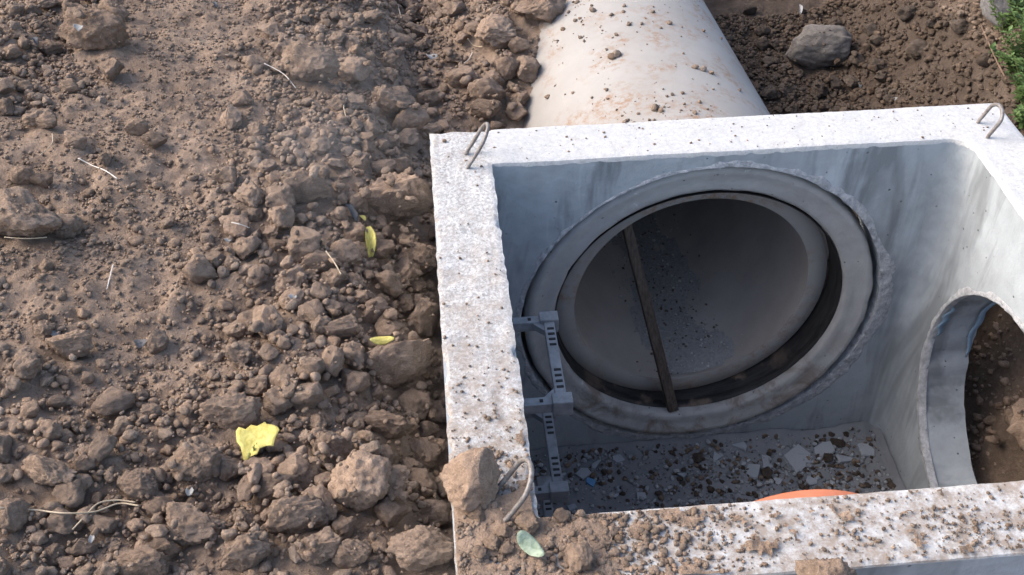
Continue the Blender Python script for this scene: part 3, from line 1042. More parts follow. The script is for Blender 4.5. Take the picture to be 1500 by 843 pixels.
# smaller clods, laid down from large to small
def coarse(x, y):
    """how much of the bank is coarse rubble rather than fine earth"""
    d = -TL - x
    c = 0.07 + 0.93 * sstep(0.62, 0.36, d) * sstep(2.3, 1.2, y) + 0.8 * sstep(-0.45, -0.72, y)
    c = c + 0.7 * sstep(0.75, 1.0, d) * sstep(0.2, 0.5, y)
    return np.clip(c + 0.25 * fbm(P3(np.array(x) * 3, np.array(y) * 3), 2, 77), 0.05, 1)

def on_bank(x, y):
    if x > -TL - 0.015 and -DY - TN - 0.02 < y < TF + 0.02 and x < WX + TR + 0.02: return False
    al = (x - PIPE_C[0]) * AX[0] + y * AX[1]
    if al > 0.1:
        q = pipe_dx(x, y)
        if abs(q) < 0.46 and height_at(x, y, GROUND) < PIPE_C[2] + math.sqrt(max(0, PIPE_R ** 2 - min(q * q, PIPE_R ** 2))) + 0.01: return False
    return True

def in_view(x, y, z, m=30):
    d = np.array([x, y, z]) - CAM
    zz = d @ C_W
    u, v = 750 + FPX * (d @ C_R) / zz, 421.5 - FPX * (d @ C_U) / zz
    return -m < u < 1500 + m and -m < v < 843 + m

ZONE = {
 'wall': ('medium brown clod in the loose rubble along the left side of the chamber', 'medium clods along the left side of the chamber'),
 'front': ('medium brown clod in the coarse rubble at the bottom of the photo', 'medium clods in the coarse rubble at the bottom'),
 'fine': ('brown clod scattered on the finer earth at the left', 'clods scattered on the finer earth'),
 'back': ('brown clod on the bank behind the chamber, left of the pipe', 'clods behind the chamber left of the pipe'),
 'trench': ('small dark clod on the floor of the trench right of the pipe', 'small clods in the trench')}
sizes = sorted([0.0165 + 0.024 * random.random() ** 1.6 for _ in range(330)], reverse=True)
made = 0
for r in sizes:
    if made >= 205: break
    for tr in range(60):
        x, y = random.uniform(-1.75, 1.9), random.uniform(-1.25, 1.7)
        z = height_at(x, y, GROUND)
        if not on_bank(x, y) or not in_view(x, y, z, 10): continue
        if x > -TL and y < TF: continue
        c = float(coarse(x, y)) * (0.9 if y > 0.2 else 1.0) if x < 0.4 else 0.42
        if random.random() > c ** 2.0: continue
        if any((x - a_) ** 2 + (y - b_) ** 2 < (0.62 * (r + q)) ** 2 for a_, b_, q in placed): continue
        if x > 0.6: zone = 'trench'
        elif y > 0.15 and x > -0.35: zone = 'back'
        elif y < -0.6: zone = 'front'
        elif x > -0.62: zone = 'wall'
        else: zone = 'fine'
        me = PROTO[made % 18]
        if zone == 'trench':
            key = 'dark_tone%d' % (made % 6)
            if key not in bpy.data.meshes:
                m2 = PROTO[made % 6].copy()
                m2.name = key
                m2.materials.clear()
                m2.materials.append(MATS['soil_dark'])
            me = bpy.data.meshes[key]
        o = put_clod(me, x, y, r * random.uniform(0.85, 1.2), r * random.uniform(0.75, 1.05), r * random.uniform(0.6, 0.85), random.uniform(0, 6.28), 0.16, tilt=(random.uniform(-.35, .35), random.uniform(-.35, .35)))
        tag(o, ZONE[zone][0], 'soil clod', ZONE[zone][1])
        o['auto'] = 1
        made += 1
        break

# each of these clods is told apart by the nearest thing that stands out
HANDLES = [(145, 58, 'the flat tan clod'), (45, 325, 'the large cracked clod'), (455, 107, 'the flat-faced crumb-topped clod'), (586, 306, 'the big smooth-sided clod'), (450, 363, 'the leaning slab clod'),
 (297, 398, 'the two-humped clod'), (543, 360, 'the thin yellow leaf'), (583, 538, 'the leaf-topped very large clod'), (344, 607, 'the kidney-shaped clod'), (381, 657, 'the big yellow leaf'), (82, 694, 'the crusty lone clod'),
 (285, 770, 'the grey-topped clod'), (528, 706, 'the tallest clod'), (694, 708, 'the boulder on the rim'), (108, 516, 'the half-buried slab'), (628, 198, 'the far left rim corner'), (792, 22, 'the dark clod overhanging the pipe'),
 (1193, 78, 'the smooth trench boulder'), (583, 15, 'the dry sprig at the top edge'), (217, 200, 'the paired clods on fine soil'), (330, 264, 'the crumbly lump above centre'), (620, 806, 'the lumpy clod by the bottom rim corner'), (415, 115, 'the pale curved root'), (1465, 45, 'the grey stone by the weeds'), (715, 140, 'the lumpy clod in the pipe hollow'), (694, 68, 'the short curved dry stem'), (632, 85, 'the withered pale leaf'), (1342, 75, 'the dark rounded trench clod')]
ORD = ['closest'] + [w_ + ' closest' for w_ in 'second third fourth fifth sixth seventh eighth ninth tenth eleventh twelfth thirteenth fourteenth fifteenth sixteenth seventeenth eighteenth nineteenth twentieth'.split()]
def pix(o):
    d = np.array(o.location[:]) - CAM
    zz = d @ C_W
    return 750 + FPX * (d @ C_R) / zz, 421.5 - FPX * (d @ C_U) / zz
def direction(u, v, hx, hy):
    k = int(round(math.degrees(math.atan2(hy - v, u - hx)) / 45)) % 8
    return ['right of', 'up and right of', 'above', 'up and left of', 'left of', 'below and left of', 'below', 'below and right of'][k]
UV = [pix(o) for o in CLODS]
for o, (u, v) in zip(CLODS, UV):
    if not o.get('auto'): continue
    del o['auto']
    hx, hy, hn = min(HANDLES, key=lambda h: (h[0] - u) ** 2 + (h[1] - v) ** 2)
    dn = direction(u, v, hx, hy)
    rk = sum(1 for (a_, b_) in UV if (a_ - hx) ** 2 + (b_ - hy) ** 2 < (u - hx) ** 2 + (v - hy) ** 2 and direction(a_, b_, hx, hy) == dn)
    o['label'] = '%s sizable clod %s %s' % (ORD[min(rk, 19)], dn, hn)

# ------------------------------------------------------------------ crumbs: real geometry, too many to count
def crumb_mesh(name, pts, mat, tints):
    """pts: list of (x, y, z, r); one joined mesh of small lumps"""
    groups = {1: [], 2: [], 3: []}
    for q, tn in zip(pts, tints): groups[3 if q[3] > 0.0138 else 2 if q[3] > 0.005 else 1].append((q, tn))
    Vs, Fs, Cs, off = [], [], [], 0
    for sub, lst in groups.items():
        if not lst: continue
        base, Fb = ICO[sub]
        protos = []
        for s in range(24):
            pv = clod_verts(sub, 2000 + s, 6, 0.16)
            protos.append(pv)
        protos = np.array(protos)
        A = np.array([l_[0] for l_ in lst])
        T = np.array([l_[1] for l_ in lst])
        n = len(A)
        Vp = protos[rng.integers(0, 24, n)]
        sc = A[:, 3][:, None] * rng.uniform([0.85, 0.7, 0.55], [1.25, 1.05, 0.9], (n, 3))
        an = rng.uniform(0, 2 * PI, n)
        tl = rng.uniform(-0.4, 0.4, n)
        Vp = Vp * sc[:, None, :]
        y2 = Vp[:, :, 1] * np.cos(tl)[:, None] - Vp[:, :, 2] * np.sin(tl)[:, None]
        z2 = Vp[:, :, 1] * np.sin(tl)[:, None] + Vp[:, :, 2] * np.cos(tl)[:, None]
        x2 = Vp[:, :, 0]
        ca, sa = np.cos(an)[:, None], np.sin(an)[:, None]
        W_ = np.stack([x2 * ca - y2 * sa, x2 * sa + y2 * ca, z2], -1) + A[:, None, :3]
        k = base.shape[0]
        Vs.append(W_.reshape(-1, 3))
        Fs.append((Fb[None] + (np.arange(n) * k)[:, None, None] + off).reshape(-1, 3))
        Cs.append(np.repeat(T, k, 0))
        off += n * k
    V, F, Cc = np.concatenate(Vs), np.concatenate(Fs).astype(np.int32), np.concatenate(Cs)
    me = np_mesh(name, V, F)
    at = me.color_attributes.new('tint', 'FLOAT_COLOR', 'POINT')
    at.data.foreach_set('color', np.column_stack([Cc, np.ones(len(Cc))]).astype(np.float32).ravel())
    me.materials.append(MATS[mat])
    return me

def tints_for(n, lo=0.78, hi=1.2):
    b_ = rng.uniform(lo, hi, n)
    wv = rng.uniform(-0.05, 0.05, n)
    return np.stack([b_ * (1 + wv), b_, b_ * (1 - wv)], 1)

def scatter_bank():
    pts, tn = [], []
    for (n, r0, r1, sink) in ((2200, 0.0110, 0.0200, 0.2), (2600, 0.0075, 0.0110, 0.2), (8000, 0.0042, 0.0075, 0.2), (15000, 0.0022, 0.0042, 0.2)):
        cand = 0
        while cand < n:
            m = 4000
            xs_, ys_ = rng.uniform(-1.85, 1.95, m), rng.uniform(-1.35, 1.9, m)
            cs = coarse(xs_, ys_)
            rs = r0 + (r1 - r0) * rng.random(m) ** 1.7
            clump = fbm(P3(xs_ * 9, ys_ * 9, r0 * 300), 2, 61)
            for x, y, c, r, cl in zip(xs_, ys_, cs, rs, clump):
                if cand >= n: break
                dens = c ** 2.0 if r > 0.011 else c ** 1.3 if r > 0.0075 else (0.35 + 0.65 * c if r > 0.0045 else 0.8)
                dens *= 0.45 + 0.9 * max(0, cl + 0.35)
                if x > 0.5: dens = 1.0 if y > TF else 0.5
                if rng.random() > dens: continue
                if not on_bank(x, y): continue
                if x > -TL and -1.4 < y < TF and x < WX + TR: continue
                j, i = cell(x, y)
                g, pz = GROUND[j, i], PILE[j, i]
                if not in_view(x, y, g, 60): continue
                if pz - g > 0.012 and rng.random() > 0.10: continue
                zc = settle(x, y, r, r * 0.7, sink, raise_=(r > 0.0045))
                pts.append((x, y, zc, r))
                b_ = rng.uniform(0.82, 1.2)
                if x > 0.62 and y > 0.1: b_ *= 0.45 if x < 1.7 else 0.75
                w_ = rng.uniform(-0.04, 0.05)
                tn.append((b_ * (1 + w_), b_, b_ * (1 - w_)))
                cand += 1
    me = crumb_mesh('soil_crumbs', pts, 'soil_pebble', tn)
    tag(link('soil_crumbs', me), 'loose crumbs of brown earth covering the bank and the trench', 'soil', kind='stuff')
scatter_bank()

# crumbs lying on the pipe
def scatter_pipe():
    pts = []
    e1 = np.array([AX[1], -AX[0], 0])
    while len(pts) < 620:
        y = random.uniform(0.25, 2.2)
        th = random.gauss(PI / 2 + 0.12, 0.42)
        if not 0.75 < th < 2.6: continue
        cl = float(fbm(np.array([y * 5, th * 4, 0.5]), 3, 71))
        if random.random() > 0.12 + 1.1 * max(0, cl): continue
        r = 0.0018 + 0.0065 * random.random() ** 4
        p = PIPE_C + AX * y + (PIPE_R + r * 0.35) * (math.cos(th) * e1 + math.sin(th) * np.array([0, 0, 1]))
        pts.append((*p, r))
    for (px, py, r) in ((903, 82, 0.018), (897, 85, 0.013), (960, 160, 0.014), (968, 163, 0.010), (802, 143, 0.010), (980, 35, 0.010), (921, 37, 0.008), (868, 17, 0.014), (1030, 103, 0.013), (1018, 100, 0.010), (1042, 108, 0.009)):
        d = C_W + (px - 750) / FPX * C_R - (py - 421.5) / FPX * C_U
        o_ = CAM - PIPE_C
        dp, op = d - AX * (d @ AX), o_ - AX * (o_ @ AX)
        A, B, C_ = dp @ dp, 2 * dp @ op, op @ op - PIPE_R ** 2
        t = (-B - math.sqrt(B * B - 4 * A * C_)) / (2 * A)
        p = CAM + d * t
        pts.append((p[0], p[1], p[2] + r * 0.3, r))
    me = crumb_mesh('soil_crumbs', pts, 'soil_pebble', tints_for(len(pts), 0.7, 1.2))
    tag(link('soil_crumbs', me), 'scattered crumbs of earth lying on the pale concrete pipe', 'soil', kind='stuff')
scatter_pipe()

# earth spilled over the near left corner of the rim
def cover(x, y):
    c = np.maximum(sstep(0.60, -0.08, x) * 1.4 - 0.35, 0) * sstep(-0.93, -1.03, y)
    c = np.maximum(c, sstep(0.08, 0.0, x) * sstep(-0.80, -1.04, y) * 0.75)
    return c
def rim_soil():
    g = 0.0045
    xs_, ys_ = np.arange(-TL + 0.003, 1.32, g), np.arange(-DY - TN + 0.004, -0.60, g)
    gx, gy = np.meshgrid(xs_, ys_)
    ok = (gx < -0.004) | (gy < -DY - 0.004)
    n_ = fbm(P3(gx * 14, gy * 14), 4, 81, 0.6)
    th = (cover(gx, gy) * 0.85 - 0.42 + 0.36 * n_)
    fleck = fbm(P3(gx * 75, gy * 75, 5.0), 3, 85, 0.65) + 0.5 * fbm(P3(gx * 9, gy * 9, 1.0), 2, 87)
    th = np.maximum(th, np.where(gy < -DY, 0.35 * (fleck - 0.62 - 0.25 * sstep(0.2, 1.3, gx)), -1))
    edge_ = np.minimum.reduce([gx + TL, np.where(gy < -DY, 9, -gx), np.where(gx < 0, 9, -DY - gy), gy + DY + TN])
    th = np.minimum(th, 0.10 + 14 * edge_)
    z = 0.0042 + np.clip(th, -0.1, 0.8) * 0.016 + 0.0025 * fbm(P3(gx * 60, gy * 60), 2, 83)
    idx = np.arange(gx.size).reshape(gx.shape)
    F = np.stack([idx[:-1, :-1], idx[:-1, 1:], idx[1:, 1:], idx[1:, :-1]], -1).reshape(-1, 4)
    good = (th > 0) & ok
    m = good.ravel()[F].all(1)
    F = F[m]
    z = np.where(th < 0.04, np.minimum(z, 0.0035), z)
    V = np.stack([gx.ravel(), gy.ravel(), z.ravel()], 1)
    used, inv = np.unique(F, return_inverse=True)
    me = np_mesh('spilled_soil', V[used], inv.reshape(F.shape).astype(np.int32))
    tag(link('spilled_soil', me, 'soil_ground'), 'thin layer of spilled earth on the near left corner of the rim', 'soil', kind='stuff')
    pts = []
    while len(pts) < 4000:
        if random.random() < 0.8: x, y = random.uniform(-TL + 0.006, 1.32), random.uniform(-DY - TN + 0.006, -DY - 0.005)
        else: x, y = random.uniform(-TL + 0.006, -0.005), random.uniform(-DY, 0.12)
        c = float(cover(x, y))
        cl = float(fbm(np.array([x * 13, y * 13, 3.0]), 3, 91))
        base_ = 0.22 if y < -DY else 0.05 + 0.5 * float(sstep(-0.5, -0.85, y))
        if random.random() > base_ * (0.35 + 1.5 * max(0, cl)) + c: continue
        r = 0.0010 + 0.0022 * random.random() ** 3 + (0.006 * random.random() ** 6 if c > 0.3 else 0.003 * random.random() ** 6)
        n_ = float(fbm(np.array([x * 14, y * 14, 0.0]), 4, 81, 0.6))
        t_ = max(0.0, c * 0.85 - 0.42 + 0.36 * n_)
        pts.append((x, y, 0.001 + min(t_, 0.8) * 0.016 + r * 0.4, r))
    # far rim: only a few grains
    for _ in range(120):
        r = 0.0012 + 0.003 * random.random() ** 3
        pts.append((random.uniform(-TL, WX + TR), random.uniform(0.006, TF - 0.006), r * 0.4, r))
    me = crumb_mesh('soil_crumbs', pts, 'soil_pebble', tints_for(len(pts), 0.7, 1.25))
    tag(link('soil_crumbs', me), 'small crumbs of earth strewn over the white concrete rim', 'soil', kind='stuff')
rim_soil()

def on_rim(px, py, z=0.0):
    d = C_W + (px - 750) / FPX * C_R - (py - 421.5) / FPX * C_U
    t = (z - CAM[2]) / d[2]
    return CAM + d * t, t

p, t = on_rim(694, 708, 0.03)
me = np_mesh('clod', clod_verts(5, 1234, 13, 0.05, 0.8, 0.42), ICO[5][1])
me.materials.append(MATS['soil_clod'])
o = put_clod(me, p[0], p[1], 0.053, 0.050, 0.046, 0.5, z=0.043)
tag(o, 'angular tan boulder of earth sitting on the left rim by the lifting loop', 'soil clod')
for px, py, r, lab in ((700, 758, 0.017, 'upright small clod on the rim below the angular boulder'), (738, 782, 0.015, 'small clod on the rim corner left of the green leaf'), (722, 797, 0.017, 'rounded small clod on the rim, below the loop'),
                       (822, 760, 0.014, 'small clod on the inner corner edge of the near rim'), (775, 768, 0.022, 'crumbly clod on the rim corner beside the loop foot'), (850, 820, 0.026, 'flat crumbly lump on the near rim right of the green leaf'),
                       (702, 812, 0.014, 'small clod near the outer edge of the rim corner'), (742, 808, 0.013, 'small clod left of the green leaf tip')):
    p, t = on_rim(px, py, r * 0.5)
    o = put_clod(PROTO[int(px) % 18], p[0], p[1], r, r * 0.9, r * 0.75, px, z=r * 0.55 + 0.006)
    tag(o, lab, 'soil clod', 'clods on the rim corner')
me = np_mesh('clod', clod_verts(5, 4321, 4, 0.12, 2.2), ICO[5][1])
me.materials.append(MATS['soil_clod'])
o = put_clod(me, 0.437, -1.262, 0.050, 0.045, 0.048, 0.2, z=0.052)
tag(o, 'crumbly brown clod topping the heap in front of the near rim', 'soil clod')

# ------------------------------------------------------------------ inside the chamber: rubble, chips, stick
def floor_h(x, y):
    e_ = min(x, WX - x, -y, y + DY)
    return FLOOR + 0.012 + 0.010 * float(fbm(np.array([x * 7, y * 7, 0.0]), 4, 51)) + 0.022 * math.exp(-e_ / 0.03)
pts, tn = [], []
while len(pts) < 9500:
    x, y = random.uniform(0.03, WX - 0.03), random.uniform(-0.8, -0.02)
    cl = float(fbm(np.array([x * 6, y * 6, 9.0]), 3, 95))
    if random.random() > 0.35 + 0.9 * max(0, cl): continue
    r = 0.002 + 0.008 * random.random() ** 4
    pts.append((x, y, floor_h(x, y) + r * 0.4, r))
    g = random.random()
    tn.append((0.35, 0.36, 0.38) if g < 0.3 else ((1.4, 1.95, 2.65) if g < 0.78 else (0.8, 0.8, 0.8)))
me = crumb_mesh('rubble_crumbs', pts, 'soil_pebble', np.array(tn) * rng.uniform(0.7, 1.2, (len(tn), 1)))
tag(link('rubble_crumbs', me), 'dark crumbs and grit strewn over the chamber floor', 'rubble', kind='stuff')

def chip_mesh(name, seed, mat, thick=0.16):
    r = np.random.default_rng(seed)
    n = int(r.integers(5, 8))
    an = np.sort(r.uniform(0, 2 * PI, n) * 0.35 + np.linspace(0, 2 * PI, n, endpoint=False) * 1.0)
    rd = r.uniform(0.65, 1.05, n)
    bm = bmesh.new()
    top = [bm.verts.new((rd[i] * math.cos(an[i]), rd[i] * math.sin(an[i]), thick + r.uniform(-.04, .04))) for i in range(n)]
    bot = [bm.verts.new((1.08 * rd[i] * math.cos(an[i]), 1.08 * rd[i] * math.sin(an[i]), -thick)) for i in range(n)]
    bm.faces.new(top)
    bm.faces.new(bot[::-1])
    for i in range(n): bm.faces.new([top[i], bot[i], bot[(i + 1) % n], top[(i + 1) % n]])
    me = bm_mesh(name, bm)
    me.materials.append(MATS[mat])
    return me
def on_floor(px, py):
    d = C_W + (px - 750) / FPX * C_R - (py - 421.5) / FPX * C_U
    t = (FLOOR + 0.03 - CAM[2]) / d[2]
    return CAM + d * t, t
CHIPS = [(1168, 668, 60, 'large pale flat chip on the chamber floor, centre right'), (1105, 690, 36, 'pale chip left below the large flat chip'), (1245, 672, 40, 'pointed pale chip near the right end of the floor'),
         (1120, 672, 34, 'long pale chip left of the large flat one'), (1210, 655, 34, 'chip behind the pointed one'), (1270, 655, 30, 'chip at the far right of the floor'),
         (855, 688, 26, 'curled pale chip beside the lowest visible step'), (876, 676, 26, 'bent pale chip above the blue scrap'), (940, 722, 20, 'narrow pale chip near the middle left of the floor'),
         (838, 738, 18, 'small pale chip at the near left of the floor'), (908, 668, 22, 'small chip at the foot of the far wall, left'), (1085, 652, 26, 'chip at the foot of the far wall, centre'),
         (1050, 668, 18, 'small chip left of the centre of the floor'), (1190, 700, 22, 'small chip near the orange pipe'), (1000, 690, 16, 'tiny chip in the middle of the floor'), (1140, 700, 18, 'tiny chip above the orange pipe')]
for k, (px, py, wpx, lab) in enumerate(CHIPS):
    p, t = on_floor(px, py)
    o = link('concrete_chip', chip_mesh('concrete_chip', 40 + k, 'chip_concrete', 0.10))
    s = wpx * t / FPX / 2
    o.scale = (s, s * 0.9, s * 0.9)
    o.location = (p[0], p[1], floor_h(p[0], p[1]) + 0.006)
    o.rotation_euler = (random.uniform(-.2, .2), random.uniform(-.2, .2), random.uniform(0, 6))
    tag(o, lab, 'concrete chip', 'chips on the chamber floor')
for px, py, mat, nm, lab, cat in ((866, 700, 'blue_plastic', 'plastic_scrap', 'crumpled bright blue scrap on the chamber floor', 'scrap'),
                                  (1228, 645, 'soil_dark', 'soil_clod', 'flat dark lump at the back right of the chamber floor', 'soil clod'), (1123, 690, 'soil_dark', 'soil_clod', 'dark round lump between pale chips on the chamber floor', 'soil clod'),
                                  (1022, 668, 'soil_dark', 'soil_clod', 'dark crumbly lump at the centre left of the chamber floor', 'soil clod'), (1214, 667, 'soil_dark', 'soil_clod', 'small reddish lump between chips on the floor', 'soil clod')):
    p, t = on_floor(px, py)
    if cat == 'scrap':
        me = chip_mesh(nm, 77, mat, 0.25)
        s = (0.022, 0.014, 0.012)
    else:
        me = PROTO[int(px) % 18].copy()
        me.materials.clear()
        me.materials.append(MATS[mat])
        s = (0.024, 0.016, 0.013)
    o = link(nm, me)
    o.scale = s
    o.location = (p[0], p[1], floor_h(p[0], p[1]) + s[2] * 0.6)
    o.rotation_euler = (0.1, 0.1, px)
    tag(o, lab, cat)

# weathered stick leaning in the pipe mouth
def stick():
    A, B = Vector((0.540, 0.012, -0.960)), Vector((0.378, 0.150, -0.335))
    d = (B - A).normalized()
    u = Vector((1, 0.25, 0)); u = (u - d * u.dot(d)).normalized()
    v = d.cross(u)
    V, F = [], []
    n = 30
    for i in range(n + 1):
        c = A.lerp(B, i / n)
        hw = 0.0155 * (1 - 0.15 * i / n)
        hv = 0.009
        for (a_, b_) in ((-1, -1), (-.8, -1), (.8, -1), (1, -1), (1, 1), (.8, 1), (-.8, 1), (-1, 1)):
            j = 0.0012 * float(vnoise(np.array([a_ * 3 + 5, b_ * 3, i * 0.8]), 4))
            V.append(c + u * (a_ * hw + j) + v * (b_ * hv + j) + d * (0.004 * float(vnoise(np.array([a_ * 9., b_ * 5, 1.])))) * (1 if i in (0, n) else 0))
    for i in range(n):
        for k in range(8): F.append([i * 8 + k, i * 8 + (k + 1) % 8, (i + 1) * 8 + (k + 1) % 8, (i + 1) * 8 + k])
    F.append(list(range(8))[::-1]); F.append([n * 8 + k for k in range(8)])
    o = link('wooden_stick', np_mesh('wooden_stick', [tuple(q) for q in V], F, False), 'old_wood')
    tag(o, 'weathered wooden stick leaning inside the round pipe mouth', 'stick')
stick()
# a tongue of pale silt in the pipe's invert
def silt():
    e1 = np.array([AX[1], -AX[0], 0])
    ys_, ts_ = np.linspace(0.095, 1.1, 70), np.linspace(-0.50, 0.62, 60)
    yy, tt = np.meshgrid(ys_, ts_)
    n_ = fbm(P3(yy * 6, tt * 5), 4, 131)
    th = 0.62 - (np.abs(tt - 0.10) / 0.42) ** 2 - 0.35 * sstep(0.6, 1.1, yy) + 0.5 * n_
    rr = 0.3405 - np.clip(th, -0.1, 1) * 0.008 - 0.0012 * fbm(P3(yy * 60, tt * 40), 2, 133)
    an = -PI / 2 + tt
    V = PIPE_C + yy[..., None] * AX + rr[..., None] * (np.cos(an)[..., None] * e1 + np.sin(an)[..., None] * np.array([0, 0, 1.0]))
    idx = np.arange(yy.size).reshape(yy.shape)
    F = np.stack([idx[:-1, :-1], idx[:-1, 1:], idx[1:, 1:], idx[1:, :-1]], -1).reshape(-1, 4)
    F = F[(th > 0.02).ravel()[F].all(1)]
    used, inv = np.unique(F, return_inverse=True)
    me = np_mesh('silt', V.reshape(-1, 3)[used], inv.reshape(F.shape).astype(np.int32))
    tag(link('silt', me, 'silt'), 'tongue of pale grey silt along the bottom of the open pipe', 'silt', kind='stuff')
simple('silt', (0.26, 0.25, 0.24), (0.38, 0.37, 0.355), 110, 0.95, 0.004, 0.15)
silt()
# grit in the pipe's invert
pts = []
while len(pts) < 900:
    y, th = 0.1 + 0.75 * random.random() ** 1.2, random.gauss(-PI / 2 + 0.12, 0.2)
    r = 0.0014 + 0.004 * random.random() ** 3
    e1 = np.array([AX[1], -AX[0], 0])
    p = PIPE_C + AX * y + (0.3405 - 0.004 - r * 0.4) * (math.cos(th) * e1 + math.sin(th) * np.array([0, 0, 1]))
    pts.append((*p, r))
me = crumb_mesh('pipe_grit', pts, 'soil_pebble', np.array([random.choice([(0.7, 0.75, 0.8), (1.7, 2.2, 2.8), (2.1, 2.8, 3.6)]) for _ in pts]))
tag(link('pipe_grit', me), 'pale grit lying in the bottom of the open pipe', 'grit', kind='stuff')

# ------------------------------------------------------------------ leaves, stems, scraps
def leaf(name, outline, loc, rot, scale, mat, lab, cat='leaf', curl=0.15, seed=1):
    n = len(outline)
    V = [(0, 0, 0)]
    F = []
    rings = 5
    for j in range(1, rings + 1):
        t = j / rings
        for (x, y) in outline:
            z = curl * ((x * t) ** 2 - 0.6 * (y * t) ** 2) + 0.05 * float(fbm(np.array([x * t * 2 + seed, y * t * 2, 0.3]), 2, seed))
            V.append((x * t, y * t, z))
    for k in range(n): F.append([0, 1 + k, 1 + (k + 1) % n])
    for j in range(rings - 1):
        for k in range(n):
            a_, b_ = 1 + j * n + k, 1 + j * n + (k + 1) % n
            F.append([a_, a_ + n, b_ + n, b_])
    me = np_mesh(name, V, F)
    me.materials.append(MATS[mat])
    o = link(name, me)
    o.location, o.rotation_euler, o.scale = loc, rot, (scale[0], scale[1], (scale[0] + scale[1]) / 2)
    m = o.modifiers.new('t', 'SOLIDIFY')
    m.thickness = 0.02
    tag(o, lab, cat)
    return o
def jag(n, seed, amp=0.12, f=lambda a_: 1.0):
    r = random.Random(seed)
    return [((f(2 * PI * k / n) + r.uniform(-amp, amp)) * math.cos(2 * PI * k / n), (f(2 * PI * k / n) + r.uniform(-amp, amp)) * math.sin(2 * PI * k / n)) for k in range(n)]
def at(px, py, lift=0.0):
    p, t = ray_ground(px, py, PILE)
    return Vector((p[0], p[1], p[2] + lift)), t / FPX
p, s = at(381, 657, 0.026)
leaf('leaf', [(-1, .35), (-.92, -.1), (-.75, -.3), (-.6, -.85), (-.35, -.9), (-.3, -.72), (0, -.62), (.1, -.4), (.4, -.32), (.75, -.38), (.8, -.1), (1, .3), (.9, .45), (.6, .62), (.3, .7), (.25, .82), (-.1, .62), (-.4, .72), (-.6, .5), (-.9, .58)], p, (0.25, -0.08, -0.05), (32 * s, 36 * s), 'yellow_leaf', 'large torn bright yellow leaf lying on the soil', seed=2)
p, s = at(543, 360, 0.016)
leaf('leaf', jag(16, 4, 0.1, lambda a_: 1.0), p, (0.5, 0.2, 0.15), (8 * s, 26 * s), 'yellow_leaf', 'thin curled yellow leaf standing between clods near the rim', curl=0.5, seed=3)
p, s = at(560, 501, 0.006)
leaf('leaf', jag(14, 9, 0.1), p, (0.35, 0.15, 0.2), (18 * s, 7 * s), 'yellow_leaf', 'small yellow leaf fragment on top of the very large clod', curl=0.3, seed=5)
p, s = at(532, 322, 0.006)
leaf('leaf', jag(12, 6, 0.1), p, (0.4, 0.3, 0.9), (4 * s, 6 * s), 'yellow_leaf', 'tiny yellow leaf piece above the thin curled leaf', curl=0.3, seed=7)
p, t = on_rim(778, 806, 0.012)
leaf('leaf', [(math.cos(2 * PI * k / 20) * (1 - 0.0 * k), 0.42 * math.sin(2 * PI * k / 20) * (1 - 0.25 * math.cos(2 * PI * k / 20))) for k in range(20)], (p[0], p[1], 0.022), (0.1, 0.12, -0.92), (0.030, 0.034), 'green_leaf', 'pale green oval leaf lying on the soil-covered rim corner', curl=0.35, seed=8)

def stem(pix, r, mat, lab, lift=0.008, name='dry_stem', cat='dry stem'):
    c = []
    for px, py in pix:
        q, s = at(px, py, lift)
        c.append(q)
    V, F = tube_geo(spline(c, 8 * len(c)), r, 6)
    o = link(name, np_mesh(name, V, F), mat)
    tag(o, lab, cat)
stem([(0, 748), (50, 751), (95, 756), (140, 754), (175, 742), (205, 745)], 0.0016, 'dry_stem', 'long dry grass stem at the lower left below the crusty clod')
stem([(108, 780), (125, 762), (145, 742), (172, 737), (200, 740)], 0.0015, 'dry_stem', 'bent dry twig crossing the long stem at the lower left')
stem([(388, 97), (402, 104), (418, 114), (434, 133)], 0.0013, 'pale_root', 'pale curved root on the upper middle of the bank')
stem([(116, 236), (135, 246), (155, 254), (173, 266)], 0.0015, 'pale_root', 'pale forked root on the upper left slope')
stem([(167, 392), (163, 408), (158, 428)], 0.0013, 'pale_root', 'short pale upright root at the left on fine soil')
stem([(340, 330), (353, 333), (366, 338)], 0.0012, 'pale_root', 'short pale root above the two-humped clod')
stem([(685, 60), (694, 70), (707, 72)], 0.0014, 'dry_stem', 'short curved dry stem near the big dark clods')
stem([(692, 80), (687, 90), (680, 96)], 0.0013, 'pale_root', 'short pale root below the curved dry stem')
stem([(508, 148), (504, 160), (508, 178)], 0.0013, 'dry_stem', 'short bent stem left of the broad clod')
stem([(478, 372), (490, 388), (500, 406)], 0.0016, 'dry_stem', 'dry root fibres hanging on the flat clod')
stem([(60, 232), (77, 215), (78, 200)], 0.0013, 'dry_stem', 'thin dry stem on the upper left slope')
stem([(576, 2), (583, 12), (588, 30)], 0.0016, 'dry_stem', 'dry yellowish sprig at the top edge, left of the pipe')
stem([(70, 352), (40, 354), (8, 352)], 0.0012, 'dry_stem', 'thin stem beneath the large cracked clod')
stem([(1436, 40), (1448, 68), (1460, 95), (1473, 120)], 0.003, 'brown_root', 'brown root arching down the right bank', name='root', cat='root')
stem([(1420, 118), (1432, 128), (1442, 134), (1455, 134)], 0.0016, 'brown_root', 'thin brown root at the foot of the right bank', name='root', cat='root')
def scrap(px, py, w_, h_, mat, lab, rot=0.0, cat='scrap', name='paper_scrap'):
    p, s = at(px, py, 0.005)
    leaf(name, jag(9, int(px), 0.3), p, (0.3, 0.2, rot), (w_ * s / 2.8, h_ * s / 2.8), mat, lab, cat, 0.5, int(px) % 17)
scrap(430, 437, 18, 14, 'white_scrap', 'small whitish shell-like scrap in the middle of the bank')
scrap(115, 42, 18, 16, 'white_scrap', 'whitish scrap left of the flat tan clod')
scrap(335, 354, 16, 10, 'white_scrap', 'small white scrap above the two-humped clod')
